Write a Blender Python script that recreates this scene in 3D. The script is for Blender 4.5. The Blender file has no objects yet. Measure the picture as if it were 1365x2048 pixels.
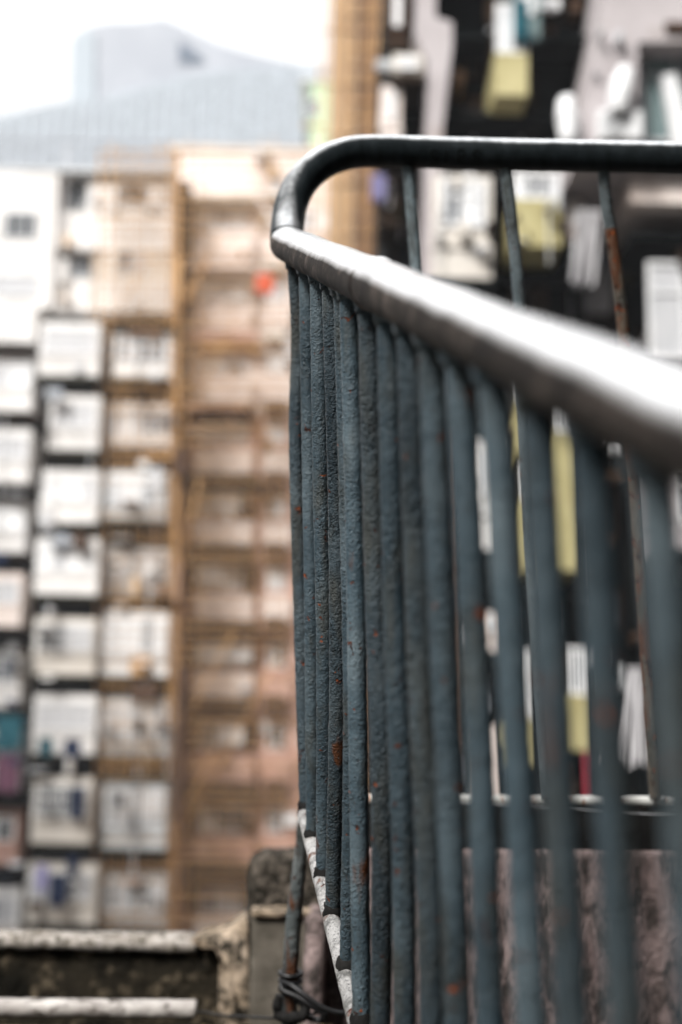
import bpy, bmesh, math, random
from mathutils import Vector, Matrix, noise
random.seed(7)
S = bpy.context.scene
COL = S.collection

# ------------------------------------------------------------------ camera
PITCH, ROLL = math.radians(10.7), math.radians(1.15)
CAMZ = 10.0
cam_d = bpy.data.cameras.new('camera')
cam = bpy.data.objects.new('camera', cam_d)
COL.objects.link(cam)
cam_d.sensor_fit = 'VERTICAL'
cam_d.sensor_height = 36.0
cam_d.sensor_width = 24.0
cam_d.lens = 50.0
cam_d.clip_start = 0.02
cam_d.clip_end = 4000
RC = Matrix.Rotation(math.radians(90) + PITCH, 3, 'X') @ Matrix.Rotation(ROLL, 3, 'Z')
cam.matrix_world = Matrix.Translation((0, 0, CAMZ)) @ RC.to_4x4()
S.camera = cam
FOCUS = 1.55
cam_d.dof.use_dof = True
cam_d.dof.focus_distance = FOCUS
cam_d.dof.aperture_fstop = 2.8
cam_d.dof.aperture_blades = 0

# ------------------------------------------------------------------ sky, sun, exposure
w = bpy.data.worlds.new("World")
S.world = w
w.use_nodes = True
nt = w.node_tree
nt.nodes.clear()
SUN_EL, SUN_AZ = math.radians(58), math.radians(-70)      # azimuth from +Y towards +X
sky = nt.nodes.new('ShaderNodeTexSky')
sky.sky_type = 'NISHITA'
sky.sun_disc = False
sky.sun_elevation = SUN_EL
sky.sun_rotation = SUN_AZ
sky.air_density = 1.0
sky.dust_density = 6.0
hs = nt.nodes.new('ShaderNodeHueSaturation')
hs.inputs['Saturation'].default_value = 0.22
hs.inputs['Value'].default_value = 1.0
# even cloud deck mixed over the clear sky
tc = nt.nodes.new('ShaderNodeTexCoord')
cn = nt.nodes.new('ShaderNodeTexNoise')
cn.inputs['Scale'].default_value = 1.6
cn.inputs['Detail'].default_value = 4
cr = nt.nodes.new('ShaderNodeValToRGB')
cr.color_ramp.elements[0].color = (4.7, 4.85, 5.05, 1)
cr.color_ramp.elements[1].color = (6.2, 6.2, 6.2, 1)
# an overcast sky is about three times as bright overhead as at the horizon
sep = nt.nodes.new('ShaderNodeSeparateXYZ')
gr = nt.nodes.new('ShaderNodeMapRange')
gr.inputs['From Min'].default_value = 0.0
gr.inputs['From Max'].default_value = 1.0
gr.inputs['To Min'].default_value = 0.42
gr.inputs['To Max'].default_value = 3.2
pw_ = nt.nodes.new('ShaderNodeMath')
pw_.operation = 'POWER'
pw_.use_clamp = True
pw_.inputs[1].default_value = 1.8
vm = nt.nodes.new('ShaderNodeVectorMath')
vm.operation = 'SCALE'
mx = nt.nodes.new('ShaderNodeMix')
mx.data_type = 'RGBA'
mx.inputs[0].default_value = 0.85
bg = nt.nodes.new('ShaderNodeBackground')
bg.inputs['Strength'].default_value = 0.05
ow = nt.nodes.new('ShaderNodeOutputWorld')
L = nt.links.new
L(tc.outputs['Generated'], cn.inputs['Vector'])
L(cn.outputs['Fac'], cr.inputs['Fac'])
L(sky.outputs['Color'], hs.inputs['Color'])
L(hs.outputs['Color'], mx.inputs[6])
L(tc.outputs['Generated'], sep.inputs[0])
L(sep.outputs['Z'], pw_.inputs[0])
L(pw_.outputs[0], gr.inputs['Value'])
L(cr.outputs['Color'], vm.inputs[0])
L(gr.outputs[0], vm.inputs['Scale'])
L(vm.outputs[0], mx.inputs[7])
L(mx.outputs[2], bg.inputs['Color'])
L(bg.outputs[0], ow.inputs['Surface'])

sd = bpy.data.lights.new('sun', 'SUN')
sd.energy = 1.5
sd.angle = math.radians(16)
sd.color = (1.0, 0.97, 0.93)
sun = bpy.data.objects.new('sun', sd)
COL.objects.link(sun)
sdir = Vector((math.sin(SUN_AZ) * math.cos(SUN_EL), math.cos(SUN_AZ) * math.cos(SUN_EL), math.sin(SUN_EL)))
# the brightest part of the overcast stands up and to the left, a little behind the photographer
sdir = Vector((-0.42, -0.64, 0.64)).normalized()
sky.sun_elevation = math.asin(sdir.z)
sky.sun_rotation = math.atan2(sdir.x, sdir.y)
sun.rotation_euler = sdir.to_track_quat('Z', 'Y').to_euler()

S.view_settings.view_transform = 'Standard'
S.view_settings.look = 'None'
S.view_settings.gamma = 1.0
S.view_settings.use_curve_mapping = False
S.view_settings.exposure = 2.1
S.render.engine = 'CYCLES'
S.cycles.use_denoising = True
S.cycles.max_bounces = 8
S.cycles.volume_bounces = 0
S.cycles.caustics_reflective = False
S.cycles.caustics_refractive = False

# ------------------------------------------------------------------ finding places
FPX = 2844.4
def ray(px, py):
    """direction of the sight line, scaled so that its reach along the lens axis is 1"""
    return RC @ Vector(((px - 682.5) / FPX, (1024 - py) / FPX, -1.0))
def atd(px, py, d):
    return Vector((0, 0, CAMZ)) + ray(px, py) * d
def atY(px, py, Y):
    r = ray(px, py)
    return Vector((0, 0, CAMZ)) + r * (Y / r.y)

# ------------------------------------------------------------------ materials
MATS = {}
def new_mat(name):
    m = bpy.data.materials.new(name)
    m.use_nodes = True
    n = m.node_tree
    b = n.nodes['Principled BSDF']
    return m, n, b

def rgb(c):
    return (c[0], c[1], c[2], 1)

def worn(name, c1, c2, scale=3.0, rough=0.8, bump=0.3, bscale=40, metal=0.0, stain=None, stain_amt=0.45,
         stretch=(1, 1, 1), sheen=None, dist=0.01):
    """matt surface: two tones by noise, dirt with its own shape, fine relief"""
    if name in MATS: return MATS[name]
    m, n, b = new_mat(name)
    N = n.nodes.new; K = n.links.new
    tcn = N('ShaderNodeTexCoord')
    oi = N('ShaderNodeObjectInfo')
    ad = N('ShaderNodeVectorMath'); ad.operation = 'MULTIPLY_ADD'
    cmb = N('ShaderNodeCombineXYZ')
    K(oi.outputs['Random'], cmb.inputs[0]); K(oi.outputs['Random'], cmb.inputs[1]); K(oi.outputs['Random'], cmb.inputs[2])
    K(cmb.outputs[0], ad.inputs[0]); ad.inputs[1].default_value = (37, 17, 53)
    K(tcn.outputs['Object'], ad.inputs[2])
    mp = N('ShaderNodeMapping'); mp.inputs['Scale'].default_value = stretch
    K(ad.outputs[0], mp.inputs[0])
    n1 = N('ShaderNodeTexNoise'); n1.inputs['Scale'].default_value = scale; n1.inputs['Detail'].default_value = 6
    K(mp.outputs[0], n1.inputs['Vector'])
    r1 = N('ShaderNodeValToRGB')
    r1.color_ramp.elements[0].position = 0.35; r1.color_ramp.elements[0].color = rgb(c1)
    r1.color_ramp.elements[1].position = 0.68; r1.color_ramp.elements[1].color = rgb(c2)
    K(n1.outputs['Fac'], r1.inputs['Fac'])
    out = r1.outputs['Color']
    if stain:
        n2 = N('ShaderNodeTexNoise'); n2.inputs['Scale'].default_value = scale * 2.3; n2.inputs['Detail'].default_value = 10
        n2.inputs['Roughness'].default_value = 0.65
        K(mp.outputs[0], n2.inputs['Vector'])
        r2 = N('ShaderNodeValToRGB')
        r2.color_ramp.elements[0].position = 1 - stain_amt - 0.06; r2.color_ramp.elements[0].color = (0, 0, 0, 1)
        r2.color_ramp.elements[1].position = 1 - stain_amt + 0.08; r2.color_ramp.elements[1].color = (1, 1, 1, 1)
        K(n2.outputs['Fac'], r2.inputs['Fac'])
        mm = N('ShaderNodeMix'); mm.data_type = 'RGBA'
        K(r2.outputs['Color'], mm.inputs[0]); K(out, mm.inputs[6]); mm.inputs[7].default_value = rgb(stain)
        out = mm.outputs[2]
    K(out, b.inputs['Base Color'])
    b.inputs['Roughness'].default_value = rough
    b.inputs['Metallic'].default_value = metal
    b.inputs['Specular IOR Level'].default_value = 0.06 if rough >= 0.9 else (0.25 if rough >= 0.8 else 0.5)
    n3 = N('ShaderNodeTexNoise'); n3.inputs['Scale'].default_value = bscale; n3.inputs['Detail'].default_value = 8
    K(ad.outputs[0], n3.inputs['Vector'])
    bp = N('ShaderNodeBump'); bp.inputs['Strength'].default_value = bump; bp.inputs['Distance'].default_value = dist
    K(n3.outputs['Fac'], bp.inputs['Height']); K(bp.outputs[0], b.inputs['Normal'])
    MATS[name] = m
    return m

def paint_iron(name, tones, rust=0.40, spot=0.26, gloss=0.42, spec=0.24, metal=0.0, relief=1.0):
    """thick lumpy blue-grey paint on iron with rust spots, runs and pits"""
    if name in MATS: return MATS[name]
    m, n, b = new_mat(name)
    N = n.nodes.new; K = n.links.new
    tcn = N('ShaderNodeTexCoord'); oi = N('ShaderNodeObjectInfo')
    cmb = N('ShaderNodeCombineXYZ')
    for i in range(3): K(oi.outputs['Random'], cmb.inputs[i])
    ad = N('ShaderNodeVectorMath'); ad.operation = 'MULTIPLY_ADD'
    ad.inputs[1].default_value = (13.1, 7.7, 19.3)
    K(cmb.outputs[0], ad.inputs[0]); K(tcn.outputs['Object'], ad.inputs[2])
    V = ad.outputs[0]
    def noise_n(scale, detail=6, rough=0.5, vec=V, dist=0.0):
        x = N('ShaderNodeTexNoise'); x.inputs['Scale'].default_value = scale
        x.inputs['Detail'].default_value = detail; x.inputs['Roughness'].default_value = rough
        x.inputs['Distortion'].default_value = dist
        K(vec, x.inputs['Vector']); return x.outputs['Fac']
    def ramp(src, stops):
        r = N('ShaderNodeValToRGB'); e = r.color_ramp.elements
        e[0].position, e[0].color = stops[0][0], rgb(stops[0][1])
        e[1].position, e[1].color = stops[-1][0], rgb(stops[-1][1])
        for p, c in stops[1:-1]:
            q = e.new(p); q.color = rgb(c)
        K(src, r.inputs['Fac']); return r.outputs['Color']
    def mix(f, a, c):
        x = N('ShaderNodeMix'); x.data_type = 'RGBA'
        K(f, x.inputs[0]); K(a, x.inputs[6])
        if isinstance(c, tuple): x.inputs[7].default_value = rgb(c)
        else: K(c, x.inputs[7])
        return x.outputs[2]
    st = N('ShaderNodeMapping'); st.inputs['Scale'].default_value = (1, 1, 0.22); K(V, st.inputs[0])
    base = ramp(noise_n(9, 5), [(0.3, tones[0]), (0.5, tones[1]), (0.72, tones[2])])
    tone = N('ShaderNodeMapRange'); tone.inputs['To Min'].default_value = 0.65; tone.inputs['To Max'].default_value = 1.25
    K(oi.outputs['Random'], tone.inputs['Value'])
    tv = N('ShaderNodeVectorMath'); tv.operation = 'SCALE'; K(base, tv.inputs[0]); K(tone.outputs[0], tv.inputs['Scale']); base = tv.outputs[0]
    rel = N('ShaderNodeMapRange'); rel.inputs['From Min'].default_value = 1.0; rel.inputs['From Max'].default_value = 0.0
    rel.inputs['To Min'].default_value = 0.3; rel.inputs['To Max'].default_value = 0.95
    K(oi.outputs['Random'], rel.inputs['Value'])
    # grime that ran down
    g = ramp(noise_n(38, 6, 0.6, st.outputs[0]), [(0.5, (0, 0, 0)), (0.66, (0.75, 0.75, 0.75))])
    base = mix(g, base, (0.05, 0.052, 0.045))
    fine = ramp(noise_n(300, 3, 0.6), [(0.56, (0, 0, 0)), (0.68, (0.7, 0.7, 0.7))])
    base = mix(fine, base, (0.03, 0.036, 0.038))
    # brown rust runs, stretched downwards
    rr = ramp(noise_n(23, 5, 0.55, st.outputs[0]), [(0.5 + rust * 0.38, (0, 0, 0)), (0.56 + rust * 0.38, (1, 1, 1))])
    base = mix(rr, base, (0.11, 0.042, 0.018))
    # rust spots
    sp = noise_n(62, 6, 0.62, V, 0.5)
    sm = ramp(sp, [(0.685 - spot * 0.13, (0, 0, 0)), (0.70 - spot * 0.13, (1, 1, 1))])
    rc = ramp(noise_n(110, 4), [(0.36, (0.022, 0.010, 0.008)), (0.52, (0.085, 0.026, 0.014)), (0.64, (0.40, 0.10, 0.025)), (0.75, (0.10, 0.03, 0.018))])
    base = mix(sm, base, rc)
    # pits: small black holes
    vo = N('ShaderNodeTexVoronoi'); vo.inputs['Scale'].default_value = 150; K(V, vo.inputs['Vector'])
    pit = ramp(vo.outputs['Distance'], [(0.10, (1, 1, 1)), (0.17, (0, 0, 0))])
    pm = N('ShaderNodeMath'); pm.operation = 'MULTIPLY'
    sel = ramp(noise_n(30, 2), [(0.52, (0, 0, 0)), (0.6, (1, 1, 1))])
    K(pit, pm.inputs[0]); K(sel, pm.inputs[1])
    base = mix(pm.outputs[0], base, (0.02, 0.02, 0.02))
    K(base, b.inputs['Base Color'])
    ro = N('ShaderNodeMapRange'); ro.inputs['To Min'].default_value = gloss; ro.inputs['To Max'].default_value = 0.85
    K(sm, ro.inputs['Value']); K(ro.outputs[0], b.inputs['Roughness'])
    b.inputs['Specular IOR Level'].default_value = spec
    b.inputs['Metallic'].default_value = metal
    # relief: lumps, blisters, pits
    # blistered skin
    def mth(op, a, c):
        x = N('ShaderNodeMath'); x.operation = op
        for i, q in enumerate((a, c)):
            if isinstance(q, (int, float)): x.inputs[i].default_value = q
            else: K(q, x.inputs[i])
        return x.outputs[0]
    v2 = N('ShaderNodeTexVoronoi'); v2.inputs['Scale'].default_value = 340; v2.feature = 'SMOOTH_F1'; K(V, v2.inputs['Vector'])
    patch = ramp(noise_n(16, 3, 0.5), [(0.40, (0.12, 0.12, 0.12)), (0.62, (1, 1, 1))])
    pim = ramp(noise_n(270, 3, 0.5), [(0.52, (0, 0, 0)), (0.72, (1, 1, 1))])
    h = mth('MULTIPLY', pim, mth('MULTIPLY', patch, 0.55))
    h = mth('ADD', h, mth('MULTIPLY', noise_n(150, 4, 0.5), 0.22))
    h = mth('ADD', h, mth('MULTIPLY', v2.outputs['Distance'], mth('MULTIPLY', patch, -0.35)))
    h = mth('ADD', h, mth('MULTIPLY', noise_n(34, 2, 0.5, st.outputs[0]), 0.5))
    h = mth('ADD', h, mth('MULTIPLY', noise_n(380, 3, 0.6), 0.4))
    h = mth('ADD', h, mth('MULTIPLY', pm.outputs[0], -0.5))
    h = mth('ADD', h, mth('MULTIPLY', sm, -0.25))
    bp = N('ShaderNodeBump'); bp.inputs['Strength'].default_value = 1.0; bp.inputs['Distance'].default_value = 0.0085 * relief
    h = mth('MULTIPLY', h, rel.outputs[0])
    K(h, bp.inputs['Height']); K(bp.outputs[0], b.inputs['Normal'])
    MATS[name] = m
    return m

IRON = paint_iron('blue_grey_paint', ((0.028, 0.047, 0.060), (0.058, 0.086, 0.104), (0.12, 0.155, 0.172)))
IRON_RUSTY = paint_iron('rusty_paint', ((0.12, 0.09, 0.06), (0.16, 0.13, 0.10), (0.13, 0.15, 0.15)), rust=0.02, spot=0.9, gloss=0.6)
IRON_LIT = paint_iron('lit_blue_paint', ((0.14, 0.18, 0.2), (0.2, 0.25, 0.27), (0.27, 0.32, 0.34)))  # lighter copy of the bar paint: sky light put into the colour
IRON_WHITE = paint_iron('worn_white_rail', ((0.40, 0.39, 0.38), (0.5, 0.49, 0.48), (0.58, 0.57, 0.56)), rust=0.25, spot=0.35, gloss=0.5)

def rail_metal(name, worn_cols, paint_cols, level, spread, metal, paint_rough):
    """pipe polished by hands along its crown, older paint left on the flanks and underside"""
    m, n, b = new_mat(name)
    N = n.nodes.new; K = n.links.new
    tcn = N('ShaderNodeTexCoord')
    geo = N('ShaderNodeNewGeometry')
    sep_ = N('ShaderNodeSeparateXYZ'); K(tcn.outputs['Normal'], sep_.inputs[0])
    def nz(scale, detail, rough, vec):
        x = N('ShaderNodeTexNoise'); x.inputs['Scale'].default_value = scale
        x.inputs['Detail'].default_value = detail; x.inputs['Roughness'].default_value = rough
        K(vec, x.inputs['Vector']); return x.outputs['Fac']
    def ramp(src, stops):
        r = N('ShaderNodeValToRGB'); e = r.color_ramp.elements
        e[0].position, e[0].color = stops[0][0], rgb(stops[0][1])
        e[1].position, e[1].color = stops[-1][0], rgb(stops[-1][1])
        for p, c in stops[1:-1]:
            q = e.new(p); q.color = rgb(c)
        K(src, r.inputs['Fac']); return r.outputs['Color']
    O = tcn.outputs['Object']
    mp = N('ShaderNodeMapping'); mp.inputs['Scale'].default_value = (1, 0.14, 0.5)      # scratches run along the rail
    K(O, mp.inputs[0])
    scr = nz(70, 8, 0.75, mp.outputs[0])
    b.inputs['Specular IOR Level'].default_value = 0.14
    big = nz(14, 5, 0.6, O)
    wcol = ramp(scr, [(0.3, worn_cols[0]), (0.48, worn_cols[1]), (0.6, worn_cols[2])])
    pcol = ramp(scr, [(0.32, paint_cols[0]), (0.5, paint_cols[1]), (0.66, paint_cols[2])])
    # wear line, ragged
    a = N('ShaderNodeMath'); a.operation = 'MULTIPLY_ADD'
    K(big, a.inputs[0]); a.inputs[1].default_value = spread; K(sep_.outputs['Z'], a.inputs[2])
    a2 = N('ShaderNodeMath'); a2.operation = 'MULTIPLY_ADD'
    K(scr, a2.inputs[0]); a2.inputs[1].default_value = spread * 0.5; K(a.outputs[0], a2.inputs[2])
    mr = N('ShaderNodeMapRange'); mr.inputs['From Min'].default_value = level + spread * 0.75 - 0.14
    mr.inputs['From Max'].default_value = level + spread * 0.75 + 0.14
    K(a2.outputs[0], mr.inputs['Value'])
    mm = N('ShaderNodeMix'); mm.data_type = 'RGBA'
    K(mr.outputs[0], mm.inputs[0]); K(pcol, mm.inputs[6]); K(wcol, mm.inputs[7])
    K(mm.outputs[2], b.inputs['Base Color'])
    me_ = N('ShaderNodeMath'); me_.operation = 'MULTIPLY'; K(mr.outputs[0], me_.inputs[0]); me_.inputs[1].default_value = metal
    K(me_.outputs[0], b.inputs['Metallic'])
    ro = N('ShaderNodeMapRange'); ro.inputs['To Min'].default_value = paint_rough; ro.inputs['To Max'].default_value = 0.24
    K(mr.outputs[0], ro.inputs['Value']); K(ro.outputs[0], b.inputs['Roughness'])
    v = N('ShaderNodeTexVoronoi'); v.inputs['Scale'].default_value = 45; v.feature = 'DISTANCE_TO_EDGE'
    K(O, v.inputs['Vector'])
    ms = N('ShaderNodeMath'); ms.operation = 'MULTIPLY_ADD'
    K(scr, ms.inputs[0]); ms.inputs[1].default_value = 1.0; K(v.outputs['Distance'], ms.inputs[2])
    bp = N('ShaderNodeBump'); bp.inputs['Strength'].default_value = 0.4; bp.inputs['Distance'].default_value = 0.001
    K(ms.outputs[0], bp.inputs['Height']); K(bp.outputs[0], b.inputs['Normal'])
    return m
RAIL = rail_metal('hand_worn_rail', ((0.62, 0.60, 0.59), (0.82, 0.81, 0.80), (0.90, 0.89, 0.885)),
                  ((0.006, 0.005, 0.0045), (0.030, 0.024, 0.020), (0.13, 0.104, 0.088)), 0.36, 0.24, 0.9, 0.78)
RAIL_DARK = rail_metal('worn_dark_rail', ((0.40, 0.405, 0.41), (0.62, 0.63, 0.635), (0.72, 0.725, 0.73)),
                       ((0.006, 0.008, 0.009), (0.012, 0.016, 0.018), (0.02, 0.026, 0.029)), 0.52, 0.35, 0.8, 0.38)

RUBBER = worn('black_rubber', (0.004, 0.004, 0.0045), (0.010, 0.010, 0.011), 30, 0.45, 0.3, 200, dist=0.001)
INK = worn('faded_marker', (0.002, 0.002, 0.002), (0.004, 0.004, 0.004), 30, 0.95, 0.1, 200, dist=0.001)
STONE = worn('grey_stone', (0.06, 0.052, 0.043), (0.20, 0.168, 0.138), 24, 0.95, 1.0, 90, stain=(0.022, 0.02, 0.016), stain_amt=0.52, dist=0.02)
CEMENT = worn('smooth_cement', (0.07, 0.062, 0.05), (0.13, 0.115, 0.095), 18, 0.95, 0.8, 160, stain=(0.05, 0.046, 0.036), stain_amt=0.4, dist=0.003)
PLASTER = worn('tan_plaster', (0.26, 0.20, 0.14), (0.46, 0.37, 0.285), 16, 0.95, 1.0, 70, stain=(0.03, 0.026, 0.02), stain_amt=0.5, dist=0.01)
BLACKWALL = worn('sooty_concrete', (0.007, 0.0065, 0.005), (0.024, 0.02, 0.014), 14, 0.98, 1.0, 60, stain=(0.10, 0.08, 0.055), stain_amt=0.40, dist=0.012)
COPING = worn('worn_white_coping', (0.24, 0.21, 0.18), (0.42, 0.39, 0.36), 30, 0.85, 0.8, 60, stain=(0.045, 0.038, 0.022), stain_amt=0.47, dist=0.006)
PIPEWHITE = worn('worn_white_pipe', (0.30, 0.27, 0.25), (0.50, 0.47, 0.44), 26, 0.6, 0.5, 90, stain=(0.04, 0.028, 0.018), stain_amt=0.44, dist=0.004, stretch=(0.5, 1, 1))
PINKWALL = worn('weathered_pink_render', (0.17, 0.125, 0.12), (0.38, 0.295, 0.28), 11, 0.95, 1.0, 110, stain=(0.06, 0.05, 0.046), stain_amt=0.50, dist=0.012, stretch=(1, 1, 0.62))
SOIL = worn('mossy_soil', (0.04, 0.032, 0.018), (0.13, 0.10, 0.055), 22, 1.0, 1.0, 120, stain=(0.35, 0.27, 0.2), stain_amt=0.3, dist=0.02)
STEPM = worn('stair_concrete', (0.16, 0.15, 0.135), (0.26, 0.245, 0.22), 6, 0.95, 0.8, 90, stain=(0.07, 0.065, 0.055), stain_amt=0.42, dist=0.004)
RUSTBEAM = worn('black_steel_beam', (0.004, 0.004, 0.004), (0.010, 0.009, 0.008), 20, 0.8, 0.6, 90, stain=(0.03, 0.016, 0.009), stain_amt=0.32, dist=0.003)
BEAMLIP = worn('beam_lip_paint', (0.62, 0.62, 0.58), (0.75, 0.75, 0.72), 25, 0.5, 0.5, 90, stain=(0.32, 0.12, 0.04), stain_amt=0.42, dist=0.003)
ASPHALT = worn('asphalt', (0.04, 0.04, 0.042), (0.06, 0.06, 0.06), 0.7, 0.95, 0.4, 30)
PAVE = worn('paving', (0.10, 0.095, 0.09), (0.15, 0.14, 0.13), 0.8, 0.95, 0.4, 30)
LINE = worn('road_paint', (0.6, 0.6, 0.58), (0.75, 0.75, 0.72), 3, 0.8, 0.2, 40)

# building skins
WHITE = worn('white_cladding', (0.60, 0.585, 0.57), (0.74, 0.725, 0.71), 0.9, 0.8, 0.2, 6, stain=(0.34, 0.33, 0.31), stain_amt=0.36, stretch=(1, 1, 0.5))
CREAM = worn('cream_render', (0.56, 0.52, 0.47), (0.68, 0.64, 0.585), 0.9, 0.9, 0.2, 6, stain=(0.38, 0.34, 0.29), stain_amt=0.36, stretch=(1, 1, 0.5))
PALEGREY = worn('pale_grey_panel', (0.40, 0.425, 0.44), (0.53, 0.545, 0.555), 1.1, 0.7, 0.2, 6, stain=(0.25, 0.25, 0.24), stain_amt=0.38)
PINK = worn('salmon_render', (0.44, 0.26, 0.205), (0.58, 0.39, 0.33), 0.7, 0.9, 0.2, 6, stain=(0.27, 0.17, 0.13), stain_amt=0.42)
PALEPINK = worn('pale_pink_render', (0.70, 0.60, 0.55), (0.80, 0.72, 0.67), 0.7, 0.9, 0.2, 6, stain=(0.42, 0.32, 0.27), stain_amt=0.38)
DARKCON = worn('shade_black_facade', (0.004, 0.006, 0.007), (0.010, 0.012, 0.012), 0.8, 0.95, 0.3, 5, stain=(0.022, 0.02, 0.018), stain_amt=0.33)  # near-black: shade of gaps and recesses put into the wall colour
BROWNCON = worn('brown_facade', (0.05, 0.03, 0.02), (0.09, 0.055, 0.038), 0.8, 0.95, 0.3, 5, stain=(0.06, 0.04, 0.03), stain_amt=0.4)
SLABDARK = worn('shaded_slab', (0.022, 0.015, 0.011), (0.04, 0.027, 0.019), 0.8, 0.95, 0.3, 5)  # dark brown, ledge shadow put into the colour
OLIVE = worn('shade_olive_slab', (0.018, 0.017, 0.009), (0.035, 0.03, 0.016), 1.2, 0.95, 0.3, 5)  # dark olive, shadow under the bays put into the slab colour
LIGHTWALL = worn('pale_mauve_wall', (0.36, 0.325, 0.33), (0.48, 0.445, 0.45), 0.7, 0.9, 0.2, 6, stain=(0.36, 0.31, 0.29), stain_amt=0.36)
YELLOW = worn('yellow_panel', (0.32, 0.28, 0.12), (0.46, 0.41, 0.21), 1.0, 0.7, 0.2, 6, stain=(0.36, 0.29, 0.12), stain_amt=0.36)
BAMBOO = worn('bamboo', (0.36, 0.19, 0.07), (0.54, 0.32, 0.13), 1.2, 0.7, 0.2, 10, stain=(0.18, 0.10, 0.04), stain_amt=0.34)
TANNET = worn('tan_sheeting', (0.50, 0.35, 0.215), (0.62, 0.455, 0.30), 0.5, 0.85, 0.3, 3, stain=(0.34, 0.22, 0.13), stain_amt=0.34, stretch=(1, 1, 0.3))
BROWNNET = worn('brown_sheeting', (0.22, 0.135, 0.085), (0.34, 0.21, 0.135), 0.7, 0.85, 0.3, 3, stain=(0.10, 0.06, 0.045), stain_amt=0.42, stretch=(1, 1, 0.3))
GREENNET = worn('green_sheeting', (0.40, 0.56, 0.40), (0.52, 0.68, 0.50), 0.7, 0.9, 0.2, 3)
TOWERWALL = worn('pale_tower_cladding', (0.19, 0.205, 0.235), (0.25, 0.265, 0.295), 0.05, 0.5, 0.1, 2)
METALWHITE = worn('white_enamel', (0.70, 0.71, 0.72), (0.80, 0.80, 0.80), 3, 0.45, 0.1, 20)
ALU = worn('aluminium_frame', (0.45, 0.46, 0.47), (0.6, 0.61, 0.62), 5, 0.45, 0.1, 20, metal=0.3)
CURTAIN = worn('sky_pale_curtain', (0.42, 0.43, 0.45), (0.58, 0.58, 0.59), 5, 0.9, 0.5, 14, stretch=(6, 1, 0.3))  # pale pane tone with the sky's reflection put into it
TEAL = worn('teal_shutter', (0.10, 0.155, 0.16), (0.17, 0.235, 0.235), 3, 0.6, 0.1, 20)
BRICKRED = worn('red_cloth', (0.16, 0.015, 0.025), (0.26, 0.03, 0.045), 4, 0.9, 0.5, 14)
ORANGE = worn('orange_cloth', (0.55, 0.10, 0.05), (0.66, 0.18, 0.10), 4, 0.9, 0.5, 14)
CLOTHW = worn('white_cloth', (0.58, 0.58, 0.60), (0.74, 0.74, 0.76), 4, 0.9, 0.8, 9)
CLOTHG = worn('grey_cloth', (0.34, 0.33, 0.34), (0.60, 0.59, 0.60), 3, 0.9, 0.8, 9, stretch=(2, 1, 0.5))
CLOTHNAVY = worn('navy_cloth', (0.012, 0.02, 0.055), (0.03, 0.05, 0.11), 4, 0.9, 0.8, 9)
CLOTHTEAL = worn('teal_cloth', (0.02, 0.09, 0.12), (0.04, 0.16, 0.2), 4, 0.9, 0.8, 9)
CLOTHPURPLE = worn('plum_cloth', (0.14, 0.06, 0.10), (0.26, 0.13, 0.19), 4, 0.9, 0.8, 9)
CLOTHLILAC = worn('lilac_cloth', (0.35, 0.33, 0.55), (0.5, 0.48, 0.7), 4, 0.9, 0.8, 9)
LEAF = worn('dusty_leaves', (0.035, 0.06, 0.025), (0.07, 0.10, 0.04), 9, 0.8, 0.5, 30)
TERRA = worn('brown_pot', (0.22, 0.10, 0.06), (0.32, 0.16, 0.10), 9, 0.8, 0.5, 30)
CUPBOARD = worn('blue_grey_storage', (0.25, 0.28, 0.33), (0.4, 0.43, 0.48), 5, 0.8, 0.4, 14)

def glass(name, col, rough=0.12, spec=0.6):
    m, n, b = new_mat(name)
    N = n.nodes.new; K = n.links.new
    t = N('ShaderNodeTexNoise'); t.inputs['Scale'].default_value = 1.3
    tcn = N('ShaderNodeTexCoord'); K(tcn.outputs['Object'], t.inputs['Vector'])
    r = N('ShaderNodeValToRGB')
    r.color_ramp.elements[0].position = 0.35; r.color_ramp.elements[0].color = rgb([c * 0.6 for c in col])
    r.color_ramp.elements[1].position = 0.7; r.color_ramp.elements[1].color = rgb([c * 1.4 for c in col])
    K(t.outputs['Fac'], r.inputs['Fac']); K(r.outputs['Color'], b.inputs['Base Color'])
    b.inputs['Roughness'].default_value = rough
    b.inputs['Specular IOR Level'].default_value = spec
    return m
GLASSD = glass('dark_window_glass', (0.03, 0.035, 0.04))
GLASSM = glass('grey_window_glass', (0.14, 0.15, 0.165), 0.2)
GLASST = glass('tower_glass', (0.29, 0.33, 0.36), 0.15, 0.8)
GLASSB = glass('blue_tower_glass', (0.03, 0.055, 0.09), 0.2)

# ------------------------------------------------------------------ building helpers
def link(name, bm, mat, parent=None, smooth=False):
    bmesh.ops.recalc_face_normals(bm, faces=bm.faces)
    me = bpy.data.meshes.new(name)
    bm.to_mesh(me); bm.free()
    if smooth:
        for p in me.polygons: p.use_smooth = True
    me.materials.append(mat)
    o = bpy.data.objects.new(name, me)
    COL.objects.link(o)
    if parent:
        o.parent = parent
        o.matrix_parent_inverse = Matrix.Identity(4)
    return o
def recentre(o):
    """put the origin of a top-level mesh (or a part of an Empty) at the middle of its own shape"""
    me = o.data
    c = sum((v.co for v in me.vertices), Vector()) / len(me.vertices)
    for v in me.vertices: v.co -= c
    o.location = o.location + c
    return o
def empty(name, label, cat, loc=(0, 0, 0), group=None):
    o = bpy.data.objects.new(name, None)
    o.empty_display_size = 0.2
    COL.objects.link(o)
    o.location = loc
    o['label'] = label; o['category'] = cat
    if group: o['group'] = group
    return o
def tag(o, label, cat, group=None):
    o['label'] = label; o['category'] = cat
    if group: o['group'] = group
    return o
def struct(name, bm, mat):
    o = link(name, bm, mat); o['kind'] = 'structure'; return o
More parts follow.
